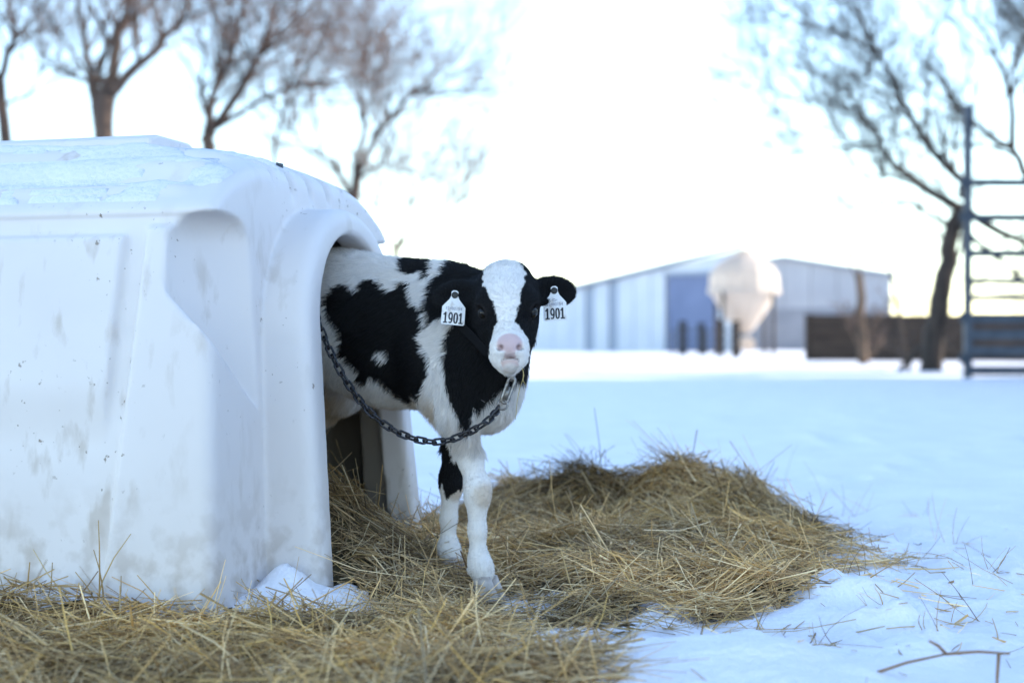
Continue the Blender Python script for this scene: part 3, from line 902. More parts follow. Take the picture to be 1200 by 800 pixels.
    hgt = (np.maximum.reduce([zs[:-1, :-1], zs[1:, :-1], zs[1:, 1:], zs[:-1, 1:]]) > .80).reshape(-1)
    FF = FF[keep & hgt]
    used = np.unique(FF); remap = np.zeros(n1 * n2, int); remap[used] = np.arange(len(used))
    VV = np.stack([PG, QG, zs], -1).reshape(-1, 3)[used]
    me = mesh_np('roof_snow', VV, remap[FF])
    s = link('roof_snow', me, M['roof_snow'])
    s.location = root.location; s.rotation_euler = root.rotation_euler
    tag(s, 'thin layer of snow lying along the hutch roof ribs', 'snow', kind='stuff')
make_hutch()

# ------------------------------------------------------------------ straw
STRAW_COLS = np.array([(.42, .27, .105), (.52, .36, .16), (.34, .22, .09), (.25, .165, .075), (.60, .46, .26), (.38, .28, .15), (.20, .125, .055), (.46, .30, .10)])
def stems(base, dirv, length, rad, bend, cols, npt=4):
    """many bent three-sided stems; base (n,3), dirv (n,3) unit"""
    n = len(base)
    up = np.where(np.abs(dirv[:, 2:3]) > .9, [[1., 0, 0]], [[0., 0, 1.]])
    s = np.cross(dirv, up); s /= np.linalg.norm(s, axis=1, keepdims=True)
    u = np.cross(s, dirv)
    V = np.zeros((n, npt, 3, 3)); ph = rng.uniform(0, 6.28, n)
    for i in range(npt):
        t = i / (npt - 1)
        c = base + dirv * (length * t)[:, None] + (u * bend[:, :1] + s * bend[:, 1:2]) * (length * (t * t))[:, None]
        r = rad * (1 - .45 * t)
        for k in range(3):
            a = ph + 2.0944 * k
            V[:, i, k] = c + (s * np.cos(a)[:, None] + u * np.sin(a)[:, None] * .75) * r[:, None]
    idx = np.arange(n * npt * 3).reshape(n, npt, 3)
    F = []
    for i in range(npt - 1):
        for k in range(3):
            k2 = (k + 1) % 3
            F.append(np.stack([idx[:, i, k], idx[:, i, k2], idx[:, i+1, k2], idx[:, i+1, k]], 1))
    C = np.repeat(cols, npt * 3, axis=0)
    return V.reshape(-1, 3), np.concatenate(F), C

def pick_cols(n, pale=0.0):
    c = STRAW_COLS[rng.integers(0, len(STRAW_COLS), n)] * rng.uniform(.75, 1.2, (n, 1))
    return c * np.array([[1.06, 1.0, .92]]) * (1.42 + pale)

def make_straw():
    # matted base under the loose stems
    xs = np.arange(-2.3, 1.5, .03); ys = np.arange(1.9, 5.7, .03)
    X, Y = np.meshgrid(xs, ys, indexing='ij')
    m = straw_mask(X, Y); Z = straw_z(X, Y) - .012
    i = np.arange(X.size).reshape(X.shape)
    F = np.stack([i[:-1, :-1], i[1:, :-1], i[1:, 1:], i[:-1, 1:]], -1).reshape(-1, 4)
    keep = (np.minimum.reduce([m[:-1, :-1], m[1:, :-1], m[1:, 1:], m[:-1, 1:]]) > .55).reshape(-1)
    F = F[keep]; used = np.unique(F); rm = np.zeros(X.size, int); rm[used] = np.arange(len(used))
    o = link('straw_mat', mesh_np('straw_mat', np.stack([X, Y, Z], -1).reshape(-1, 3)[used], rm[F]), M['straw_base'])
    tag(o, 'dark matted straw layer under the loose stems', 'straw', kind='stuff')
    # loose stems
    N = 160000
    x = rng.uniform(-2.3, 1.7, N); y = rng.uniform(1.95, 5.75, N)
    m = straw_mask(x, y)
    patch = .5 + .5 * fbm(x * 5, y * 5, seed=91, oct=2)
    keep = rng.uniform(0, 1, N) < np.clip(m * 1.1 * (.55 + .5 * patch), 0, 1) + .03 * np.exp(-((x - .85) / .45) ** 2 - ((y - 3.7) / .7) ** 2)
    # nothing inside the walls of the hutch that no one can see
    p, q = hutch_pq(x, y)
    keep &= ~((p < -.75) & (np.abs(q) < .7))
    keep &= ~((p < -.12) & (np.abs(q) > .50) & (np.abs(q) < .72)) & ~((p < .03) & (p > -.26) & (np.abs(q) > .22) & (np.abs(q) < .42))
    keep &= ~((np.hypot((x + .05) / .06, (y - 3.50) / .14) < 1) & (rng.uniform(0, 1, N) < .8))
    # fewer where the layer is hidden behind the mound
    x, y, m = x[keep], y[keep], m[keep]
    n = len(x)
    L = rng.gamma(4.0, .040, n).clip(.05, .38)
    az = 7.0 * vnoise(x * 5.5, y * 5.5, seed=101) + rng.normal(0, .75, n)
    el = rng.normal(.03, .17, n)
    stick = rng.uniform(0, 1, n) < .035
    el = np.where(stick, rng.uniform(.3, 1.05, n), el)
    L = np.where(m < .4, L * .7, L)
    L = np.where(rng.uniform(0, 1, n) < .28, rng.uniform(.012, .05, n), L)
    # follow the slope of the pile
    e = .14
    z0 = straw_z(x, y); gxz = (straw_z(x + e, y) - z0) / e; gyz = (straw_z(x, y + e) - z0) / e
    dx, dy = np.cos(az), np.sin(az)
    dz = np.clip(gxz * dx + gyz * dy, -.8, .8) + np.tan(el)
    d = np.stack([dx, dy, dz], 1); d /= np.linalg.norm(d, axis=1, keepdims=True)
    base = np.stack([x, y, z0 + rng.uniform(-.012, .026, n) * (.4 + .6 * m)], 1)
    L = np.where(stick, L * .7, L)
    base = base - d * (L * np.where(stick, .1, .5))[:, None]
    def hin(P):
        a, b = hutch_pq(P[:, 0], P[:, 1]); return (a < -.14) & (np.abs(b) < .69)
    e1 = base + d * L[:, None]
    pm, qm = hutch_pq(*((base + e1) / 2)[:, :2].T)
    bad = (hin(base) != hin(e1)) & (np.abs(qm) > .26)
    near_p = (np.abs(np.abs(qm) - .33) < .10) & (pm > -.25) & (pm < .06)
    bad |= near_p
    x, y, base, d, L, m = x[~bad], y[~bad], base[~bad], d[~bad], L[~bad], m[~bad]; n = len(x)
    rad = np.where(rng.uniform(0, 1, n) < .12, rng.uniform(.0026, .0042, n), rng.uniform(.0009, .0024, n))
    bend = rng.normal(0, .12, (n, 2))
    tone = np.clip(1.0 + .55 * fbm(x * 4.2, y * 4.2, seed=111, oct=3), .38, 1.5)
    grey = np.clip(.45 + .5 * fbm(x * 2.3, y * 2.3, seed=117, oct=2), 0, .8)[:, None]
    cols = pick_cols(n) * tone[:, None]
    cols = cols * (1 - .25 * grey) + cols.mean(1, keepdims=True) * np.array([[1.05, 1.0, .9]]) * .25 * grey
    V, F, C = stems(base, d, L, rad, bend, cols, 3)
    me = mesh_np('straw_bedding', V, F, smooth=False); vcol(me, C)
    o = link('straw_bedding', me, M['straw'])
    tag(o, 'loose golden straw bedding heaped in front of the hutch', 'straw', kind='stuff')
    # tall loose stems near the camera
    n = 520
    x = rng.normal(-.12, .42, n); y = rng.uniform(2.15, 2.95, n)
    k = (straw_mask(x, y) > .3) & (x < .36); x, y = x[k], y[k]; n = len(x)
    az = rng.uniform(0, 6.28, n); el = rng.uniform(.05, .85, n)
    d = np.stack([np.cos(az) * np.cos(el), np.sin(az) * np.cos(el), np.sin(el)], 1)
    L = rng.uniform(.08, .24, n)
    V, F, C = stems(np.stack([x, y, straw_z(x, y) - .01], 1), d, L, rng.uniform(.0012, .0026, n), rng.normal(0, .16, (n, 2)), pick_cols(n, .2), 4)
    me = mesh_np('straw_fringe', V, F, smooth=False); vcol(me, C)
    o = link('straw_fringe', me, M['straw'])
    tag(o, 'tall loose pale straw stems sticking up before the hutch door', 'straw', kind='stuff')
make_straw()

def make_stubble():
    """dry stems poking out of the snow on the right and scattered straw bits"""
    spots = [(970, 605, 9), (1005, 600, 3), (1075, 605, 8), (1120, 640, 8), (1160, 690, 9), (1010, 690, 8), (905, 745, 12), (960, 760, 10), (1040, 740, 6), (1090, 760, 4), (780, 745, 14), (700, 770, 10), (830, 760, 8), (1140, 735, 6), (945, 705, 12), (1060, 660, 6), (640, 775, 8)]
    B = []; Dv = []; L = []
    for px, py, k in spots:
        D = FPX * EYE / (py - 400)
        for _ in range(k):
            w = at(px + rng.normal(0, 16), py + rng.normal(0, 5), D)
            flat = rng.uniform() < .55
            az = rng.uniform(0, 6.28); el = rng.uniform(-.02, .2) if flat else rng.uniform(.4, 1.4)
            B.append((w[0], w[1], float(snow_z(w[0], w[1])) + .004)); L.append(rng.uniform(.04, .15) if not flat else rng.uniform(.05, .16))
            Dv.append((math.cos(az) * math.cos(el), math.sin(az) * math.cos(el), math.sin(el)))
    for px, py, ln in ((965, 590, .20), (1003, 600, .13), (920, 570, .2), (880, 575, .17), (1118, 640, .12), (1140, 700, .1)):
        D = FPX * EYE / (py - 400) * .99; w = at(px, py, D)
        B.append((w[0], w[1], float(snow_z(w[0], w[1])))); L.append(ln); Dv.append((rng.normal(0, .15), rng.normal(0, .1), 1))
    n = len(B); Dv = np.array(Dv); Dv /= np.linalg.norm(Dv, axis=1, keepdims=True)
    V, F, C = stems(np.array(B), Dv, np.array(L), rng.uniform(.0008, .0018, n), rng.normal(0, .2, (n, 2)), pick_cols(n) * .8, 4)
    me = mesh_np('dry_stubble', V, F, smooth=False); vcol(me, C)
    tag(link('dry_stubble', me, M['dry_grass']), 'sparse dry stems poking out of the snow beside the straw', 'dry grass', kind='stuff')
    # the dry tuft against the hutch wall
    B = []; Dv = []; L = []
    p0 = hutch_w(-.42, -.73)
    root = empty('dry_grass_tuft', tuple(p0[:2]) + (0,)); tag(root, 'tuft of bent dry grass against the hutch side wall', 'grass tuft')
    defs = [(.00, .00, (.05, 0, 1), .24, .05), (-.005, 0, (-.10, 0, 1), .20, -.5), (.01, 0, (.14, -.05, 1), .17, .25), (.02, .0, (.9, -.1, .55), .20, -.3), (.0, .01, (-.75, -.1, .5), .22, -.3), (.01, -.01, (.0, -.2, 1), .13, .4), (-.02, -.01, (-.4, -.1, .9), .12, .3), (.03, -.01, (.5, -.2, .8), .12, .3)]
    mb = MB(); CC = []
    for k, (dx, dy, dd, ln, bd) in enumerate(defs):
        d = Vector(dd).normalized(); s = d.cross(Vector((0, 1, 0))).normalized()
        pts = [Vector((dx, dy, 0)) + d * (ln * t) + s * (bd * ln * t * t) for t in (0, .25, .5, .75, 1)]
        m1 = MB(); m1.tube(pts, [.0022, .002, .0018, .0014, .001], 5)
        o = m1.build('stem', None, root, smooth=True); vcol(o.data, np.tile(STRAW_COLS[k % 5], (len(o.data.vertices), 1))); o.data.materials.append(M['dry_grass'])
    # broken stalk lying in the right foreground
    r = empty('broken_stalk', (.75, 2.60, .03)); tag(r, 'broken brown weed stalk lying on the foreground snow', 'stalk')
    for a, b in (((-.1, 0, .01), (.05, .02, .045)), ((.05, .02, .045), (.16, .0, .05)), ((.05, .02, .045), (.01, -.01, .075)), ((.14, 0, .05), (.125, -.03, -.02))):
        o = MB().tube([a, ((a[0]+b[0])/2, (a[1]+b[1])/2, (a[2]+b[2])/2 + .004), b], [.0032, .003, .0022], 6).build('stem', None, r, smooth=True)
        vcol(o.data, np.tile((.27, .16, .09), (len(o.data.vertices), 1))); o.data.materials.append(M['dry_grass'])
make_stubble()
#CALF_BELOW
# ------------------------------------------------------------------ the calf
CALF_O = np.array([-.13, 3.74]); CALF_A = R(-35)
ca, sa = math.cos(CALF_A), math.sin(CALF_A)
def c2w(P):
    P = np.atleast_2d(P); return np.stack([CALF_O[0] + ca * P[:, 0] - sa * P[:, 1], CALF_O[1] + sa * P[:, 0] + ca * P[:, 1], P[:, 2]], 1)
def w2c(P):
    P = np.atleast_2d(P); x = P[:, 0] - CALF_O[0]; y = P[:, 1] - CALF_O[1]
    return np.stack([ca * x + sa * y, -sa * x + ca * y, P[:, 2]], 1)
def wv2c(v): return np.array([ca * v[0] + sa * v[1], -sa * v[0] + ca * v[1], v[2]])
# head frame: side (picture right), long (poll to muzzle), out (face normal)
TILT = R(30)
HS = wv2c((1.0, .04, .02)); HS /= np.linalg.norm(HS)
HL = wv2c((0, -math.sin(TILT), -math.cos(TILT))); HL -= HS * (HL @ HS); HL /= np.linalg.norm(HL)
HN = np.cross(HS, HL); HN = HN if wv2c((0, -1, 0)) @ HN > 0 else -HN
HO = w2c(np.array([[-.014, 3.50, .858]]))[0]
def hd(s, l, n): return HO + s * HS + l * HL + n * HN
HM = np.stack([HS, HL, HN])

calf = empty('calf', (CALF_O[0], CALF_O[1], 0), CALF_A)
tag(calf, 'black and white calf with a white blaze stepping out of the hutch', 'calf')

def build_body():
    f = Field((-.98, -.42, -.02), (.46, .24, .98), .0045)
    # trunk
    f.ell((-.24, 0, .668), (.25, .130, .195), k=.05)
    f.ell((-.03, 0, .640), (.15, .112, .190), k=.08)
    f.ell((-.44, 0, .720), (.20, .138, .175), k=.08)
    f.ell((-.66, 0, .770), (.16, .130, .150), k=.08)
    f.ell((-.08, 0, .765), (.13, .045, .068), k=.07)
    f.cone((-.05, 0, .775), (-.72, 0, .872), .045, .05, k=.07)
    for s in (-1, 1):
        f.ell((-.56, s * .080, .862), (.05, .035, .035), k=.06)
        f.ell((.0, s * .095, .60), (.085, .05, .15), k=.06)          # shoulder blade
        f.ell((-.66, s * .10, .66), (.11, .06, .15), k=.06)          # thigh
    f.ell((.095, -.01, .550), (.075, .075, .112), k=.07)              # brisket
    f.ell((.05, 0, .515), (.09, .085, .09), k=.06)
    # neck
    nk = hd(0, .05, -.115)
    f.cone((.03, -.01, .665), nk, .122, .074, k=.08)
    f.cone((.08, -.02, .60), hd(0, .12, -.15), .095, .06, k=.06)
    f.cone((-.08, 0, .765), hd(0, .055, -.115), .045, .045, k=.06)
    # fore legs: the right one steps forward
    f.chain([(.02, -.085, .58), (.045, -.085, .46), (.085, -.08, .35), (.105, -.078, .285)], [.066, .046, .029, .028], k=.05)
    f.ell((.108, -.078, .268), (.034, .032, .044), k=.02)
    f.chain([(.105, -.078, .25), (.105, -.077, .17), (.108, -.076, .10), (.115, -.075, .075)], [.027, .0195, .0215, .0275], k=.02)
    f.chain([(.115, -.075, .078), (.124, -.074, .056)], [.0275, .025], k=.02)
    for s in (-1, 1): f.ell((.092, -.075 + s * .014, .068), (.008, .007, .009), k=.008)
    f.chain([(-.02, .085, .58), (-.055, .08, .46), (-.085, .076, .35), (-.095, .074, .285)], [.064, .044, .029, .028], k=.05)
    f.ell((-.093, .074, .27), (.033, .031, .043), k=.02)
    f.chain([(-.095, .074, .25), (-.102, .073, .17), (-.104, .072, .10), (-.10, .072, .085)], [.026, .0195, .0215, .027], k=.02)
    f.chain([(-.10, .072, .085), (-.092, .072, .066)], [.027, .025], k=.02)
    # hind legs
    for s in (-1, 1):
        f.chain([(-.62, s*.10, .66), (-.53, s*.105, .52), (-.60, s*.10, .46), (-.71, s*.095, .40)], [.10, .075, .055, .035], k=.06)
        f.chain([(-.71, s*.095, .40), (-.70, s*.09, .26), (-.685, s*.09, .20)], [.034, .024, .03], k=.02)
        f.chain([(-.685, s*.09, .20), (-.67, s*.09, .16)], [.029, .026], k=.02)
    f.chain([(-.80, 0, .83), (-.84, 0, .72), (-.84, 0, .50)], [.035, .022, .026], k=.03)
    # head
    f.ell(hd(0, .068, -.078), (.062, .066, .066), HM, k=.03)
    f.ell(hd(0, .012, -.078), (.055, .037, .050), HM, k=.03)
    for s in (-1, 1): f.ell(hd(s * .047, .058, -.085), (.026, .036, .036), HM, k=.025)
    f.cone(hd(0, .085, -.075), hd(0, .215, -.058), .062, .040, k=.04)
    f.ell(hd(0, .225, -.055), (.041, .034, .040), HM, k=.03)
    f.ell(hd(0, .105, -.045), (.063, .045, .036), HM, k=.03)
    f.cone(hd(0, .11, -.135), hd(0, .225, -.098), .052, .034, k=.04)
    f.ell(hd(0, .254, -.088), (.024, .022, .026), HM, k=.025)          # chin
    for s in (-1, 1):
        f.ell(hd(s*.038, .125, -.11), (.032, .06, .045), HM, k=.03)
        f.ell(hd(s*.054, .108, -.040), (.020, .026, .020), HM, k=.022)  # brow
        f.ell(hd(s*.024, .243, -.056), (.0225, .030, .032), HM, k=.018) # lips
        f.ell(hd(s*.0665, .128, -.043), (.012, .017, .014), HM, k=.008, op='cut')
    f.ell(hd(0, .238, -.030), (.031, .025, .020), HM, k=.018)           # nose pad
    for s in (-1, 1):
        a = np.stack([HS * .8 + s * HL * -.55, HL * .8 + s * HS * .55, HN]); a /= np.linalg.norm(a, axis=1, keepdims=True)
        f.ell(hd(s*.0245, .246, -.010), (.0120, .0056, .022), a, k=.005, op='cut')
    f.ell(hd(0, .266, -.030), (.023, .0022, .018), HM, k=.008, op='cut')  # mouth
    f.ell(hd(0, .2755, -.056), (.019, .0085, .019), HM, k=.016)           # lower lip
    # ears
    for s, tip in ((-1, .06), (1, -.03)):
        e_dir = s * HS * .98 + HL * tip * 2.0 - HN * .18; e_dir /= np.linalg.norm(e_dir)
        e_n = HN * .93 + HL * .35; e_n -= e_dir * (e_n @ e_dir); e_n /= np.linalg.norm(e_n)
        e_w = np.cross(e_n, e_dir)
        A = np.stack([e_dir, e_w, e_n])
        root = hd(s * .056 - (.010 if s < 0 else 0), .044 if s < 0 else .048, -.085)
        c = root + e_dir * .062
        f.cone(root - e_dir * .01, root + e_dir * .03, .022, .017, k=.02)
        f.ell(c, (.060, .040, .0125), A, k=.012)
        f.ell(c + e_n * .016, (.046, .024, .013), A, k=.008, op='cut')
        EARS.append((c, e_dir, e_n, e_w))
    return f
EARS = []
fld = build_body()
V, F = surface_nets(fld.F, fld.lo, fld.h)
# pull the vertices onto the smooth zero surface, then read the normals there
def grad(P, e=.004):
    g = np.stack([fld.sample(P + np.eye(3)[i] * e) - fld.sample(P - np.eye(3)[i] * e) for i in range(3)], 1)
    return g / np.maximum(np.linalg.norm(g, axis=1, keepdims=True), 1e-6)
NV = grad(V)

# ---- coat pattern, drawn in the calf's own frame: (along, height) seen square to the near flank
PATCH = {
    'flank': [(-0.3725, 0.7664), (-0.3426, 0.8003), (-0.2983, 0.8026), (-0.2822, 0.7784), (-0.2618, 0.8187), (-0.2221, 0.821), (-0.2114, 0.7904), (-0.1827, 0.7829), (-0.1543, 0.8055), (-0.1332, 0.8015), (-0.1297, 0.7649), (-0.0985, 0.7379), (-0.0915, 0.6851), (-0.1019, 0.6522), (-0.0778, 0.6194), (-0.0847, 0.5668), (-0.1054, 0.5136), (-0.1193, 0.4934), (-0.1614, 0.5054), (-0.197, 0.5246), (-0.2042, 0.5446), (-0.2473, 0.5574), (-0.2545, 0.5369), (-0.2873, 0.5431), (-0.2763, 0.5774), (-0.3057, 0.5907), (-0.3315, 0.6179), (-0.3241, 0.6729), (-0.3501, 0.7005), (-0.3688, 0.7283)],
    'spot': [(-0.2271, 0.6252), (-0.2149, 0.6354), (-0.1985, 0.622), (-0.1956, 0.6019), (-0.2078, 0.597), (-0.2221, 0.605)],
    'back': [(-0.1649, 0.8559), (-0.1473, 0.8286), (-0.0915, 0.8253), (-0.0764, 0.8424), (-0.0812, 0.8689), (-0.1614, 0.8724)],
    'neck': [(-0.0438, 0.8477), (-0.071, 0.8095), (-0.086, 0.7705), (-0.0915, 0.7377), (-0.0812, 0.6883), (-0.0505, 0.7076), (-0.0167, 0.7007), (-0.0356, 0.6587), (-0.0438, 0.6196), (-0.0417, 0.5805), (-0.0315, 0.5417), (-0.0288, 0.5028), (-0.0134, 0.4581), (0.01, 0.4142), (0.0265, 0.4536), (0.0298, 0.4858), (0.0558, 0.4868), (0.0815, 0.5129), (0.1101, 0.5419), (0.1508, 0.5553), (0.1883, 0.5584), (0.2133, 0.6084), (0.2133, 0.8582), (0.0232, 0.8892)],
}
BLAZE = [(-.040, -.03), (.024, -.03), (.033, .0), (.047, .03), (.044, .06), (.034, .095), (.027, .12), (.022, .145), (.019, .172), (.030, .192), (.044, .203), (.052, .25), (.04, .29), (.022, .325), (-.022, .325), (-.04, .29), (-.050, .25), (-.045, .207), (-.034, .192), (-.027, .17), (-.028, .148), (-.037, .125), (-.046, .10), (-.058, .065), (-.061, .035), (-.050, .0)]
WHITE = np.array([.80, .76, .725]); BLACK = np.array([.0075, .0075, .0085]); TAN = np.array([.50, .36, .22]); PINK = np.array([.60, .43, .42]); DARKPINK = np.array([.07, .028, .026])
def coat(P, N):
    """base colour of the coat at points P (calf frame)"""
    n = len(P)
    W = c2w(P); wx = W[:, 0] - CALF_O[0]; z = P[:, 2]
    j = .007
    a = wx + j * fbm(P[:, 0] * 34, z * 24, P[:, 1] * 34, seed=4, oct=3); b = z + j * 1.3 * fbm(P[:, 0] * 34, z * 24, P[:, 1] * 34, seed=14, oct=3)
    C = np.tile(WHITE, (n, 1))
    q = P - HO
    hs, hl, hn = q @ HS, q @ HL, q @ HN
    head = ((hl > -.03) & (hl < .33) & (np.abs(hs) < .074) & (hn > -.20) & ((hn > -.105 - .12 * (hl - .05)) | (hl > .19) & (hn > -.135))) | (np.abs(hs) >= .055) & (np.abs(hs) < .2) & (hl > -.03) & (hl < .16) & (hn > -.14)
    for ex in EARS:
        r = P - ex[0]
        head |= (np.abs(r @ ex[1]) < .075) & (np.abs(r @ ex[3]) < .05) & (np.abs(r @ ex[2]) < .03)
    facing = (N @ wv2c((-.25, -.97, .0))) > -.25
    black = np.zeros(n, bool)
    for k in ('flank', 'neck', 'back'):
        black |= in_poly(a, b, PATCH[k])
    for k in ('spot',):
        black &= ~in_poly(a, b, PATCH[k])
    # the far side of the body has patches of its own
    far = fbm(P[:, 0] * 3.2 + 4, z * 3.4, seed=71, oct=2) > -.02
    black = np.where(facing, black, far & (z > .48) & (P[:, 0] < -.02))
    # inner upper part of the left fore leg
    leg = (P[:, 1] > .02) & (z < .52) & (z > .245 + .05 * fbm(P[:, 0] * 45, P[:, 1] * 45, seed=6, oct=2)) & (P[:, 0] > -.2) & (P[:, 0] < .02)
    black |= leg & ((P[:, 0] > -.125) | (z > .36))
    black &= ~((z < .42) & ~leg)
    C[black] = BLACK
    # tan staining low on the belly, brisket, knees
    def stain(mask, amt):
        C[:] = np.where(((~black)[:, None]), C * (1 - (mask * amt)[:, None]) + TAN * (mask * amt)[:, None], C)
    w = .5 + .5 * fbm(P[:, 0] * 9, z * 9, P[:, 1] * 9, seed=81, oct=3)
    stain((1 - sstep(.47, .545, z)) * sstep(.40, .45, z) * (P[:, 0] < .02) * np.minimum(w * 1.5, 1), 1.0)
    stain((1 - sstep(.42, .50, z)) * sstep(.34, .40, z) * (P[:, 0] > .05) * w, .45)
    for c_ in ((.14, -.085, .262), (-.06, .06, .25)):
        r = np.linalg.norm((P - np.array(c_)) / np.array([.05, .05, .045]), axis=1); stain((1 - sstep(.4, 1.0, r)), .55)
    stain((1 - sstep(.0, .12, z)) * w, .35)
    stain((P[:, 0] < -.5) * (1 - sstep(.4, .6, z)) * w, .6)
    # head
    js = hs + .0045 * fbm(P[:, 0] * 70, z * 70, P[:, 1] * 70, seed=24, oct=2); jl = hl + .006 * fbm(P[:, 0] * 70, z * 70, P[:, 1] * 70, seed=34, oct=2)
    bl = in_poly(js, jl, BLAZE) & (hn > -.115)
    C[head] = BLACK
    C[head & bl] = WHITE
    snout = head & bl & (hl > .20)
    pd = np.sqrt(((hs) / .031) ** 2 + ((hl - .236) / .024) ** 2)
    t = (1 - sstep(.85, 1.12, pd)) * (hn > -.045) * head
    C[:] = C * (1 - t[:, None]) + PINK * t[:, None]
    pn = np.zeros(n)
    for s in (-1, 1):
        r = np.linalg.norm((np.stack([hs, hl, hn], 1) - np.array([s*.0245, .247, -.014])) / np.array([.0105, .0085, .016]), axis=1)
        pn = np.maximum(pn, 1 - sstep(.6, 1.05, r))
    C[:] = C * (1 - pn[:, None] * .8) + DARKPINK * (pn[:, None] * .8)
    ph = (np.abs(hs) < .011 + .2 * np.maximum(hl - .252, 0)) * sstep(.244, .250, hl) * (1 - sstep(.264, .268, hl)) * (hn > -.05) * head * .75
    C[:] = C * (1 - ph[:, None]) + PINK * ph[:, None] * .95
    tl = np.exp(-((hl - .2745 - 4 * hs ** 2) / .0065) ** 2) * (np.abs(hs) < .021) * (hn > -.075) * head
    C[:] = C * (1 - tl[:, None] * .8) + np.array([.50, .31, .27]) * (tl[:, None] * .8)
    tm = np.exp(-((hl - .2655 - 9 * hs ** 2) / .0026) ** 2) * (np.abs(hs) < .024) * (hn > -.07) * head
    C[:] = C * (1 - tm[:, None] * .85) + np.array([.10, .05, .045]) * (tm[:, None] * .85)
    for s in (-1, 1):
        r = np.linalg.norm((np.stack([hs, hl, hn], 1) - np.array([s*.063, .129, -.045])) / np.array([.02, .0165, .02]), axis=1)
        er = np.exp(-((r - 1.0) / .22) ** 2)[:, None] * head[:, None]
        C[:] = C * (1 - er * .7) + np.array([.028, .025, .026]) * er * .7
    # hooves
    hoof = (z < .04) & (P[:, 0] > -.3)
    C[hoof] = C[hoof] * .35 + np.array([.42, .38, .34]) * .65
    bare = np.maximum(t, np.maximum(tl, tm)) > .4
    return C, head, bare | hoof, black

C0, head0, bare0, black0 = coat(V, NV)
me = mesh_np('body', V, F); vcol(me, C0)
ga = me.attributes.new('moist', 'FLOAT', 'POINT'); ga.data.foreach_set('value', (bare0 & head0).astype(np.float32))
_n = M['fur'].node_tree; _a = _n.nodes.new('ShaderNodeAttribute'); _a.attribute_name = 'moist'
_r = _n.nodes.new('ShaderNodeMapRange'); _r.inputs['To Min'].default_value = .85; _r.inputs['To Max'].default_value = .32
_n.links.new(_a.outputs['Fac'], _r.inputs['Value']); _n.links.new(_r.outputs['Result'], _n.nodes['Principled BSDF'].inputs['Roughness'])
_t = _n.nodes.new('ShaderNodeTexVoronoi'); _t.inputs['Scale'].default_value = 420
_c = _n.nodes.new('ShaderNodeTexCoord'); _n.links.new(_c.outputs['Object'], _t.inputs['Vector'])
_b = _n.nodes.new('ShaderNodeBump'); _b.inputs['Distance'].default_value = .001; _n.links.new(_a.outputs['Fac'], _b.inputs['Strength']); _n.links.new(_t.outputs['Distance'], _b.inputs['Height']); _n.links.new(_b.outputs['Normal'], _n.nodes['Principled BSDF'].inputs['Normal'])
body = link('body', me, M['fur'], calf)

# eyes
for s in (-1, 1):
    c = hd(s * .0590, .130, -.049)
    mb = MB(); mb.lathe([(.0145 * math.sin(a), -.0145 * math.cos(a)) for a in np.linspace(.12, 3.02, 12)], 18, c=c)
    mb.build('eye', M['eye'], calf, smooth=True)

# hooves: two claws on each fore foot
hoofm = noise_mix(mat('hoof_horn', .5), (.34, .28, .24), (.54, .47, .42), 40, 4, .35, .65)
for (hx, hy, hz) in ((.135, -.074, 0), (-.082, .072, .012), (-.66, -.09, .125), (-.66, .09, .125)):
    for s in (-1, 1):
        mb = MB(); n = 12; Vh = []; Fh = []
        for zt, sc_, fx in ((.058, .84, -.012), (.036, .98, -.005), (.0, 1.16, .007), (-.006, 1.08, .007)):
            for k in range(n):
                a = 2 * math.pi * k / n
                Vh.append((hx + fx + .031 * sc_ * math.cos(a) * (1.15 if math.cos(a) > 0 else .9), hy + s * .0145 + .0155 * sc_ * math.sin(a), hz + zt))
        for i in range(3):
            for k in range(n): Fh.append((i*n+k, (i+1)*n+k, (i+1)*n+(k+1)%n, i*n+(k+1)%n))
        Fh.append(tuple(range(n))); Fh.append(tuple(3*n + k for k in range(n-1, -1, -1)))
        mb.add(Vh, Fh).build('hoof', hoofm, calf, smooth=True)

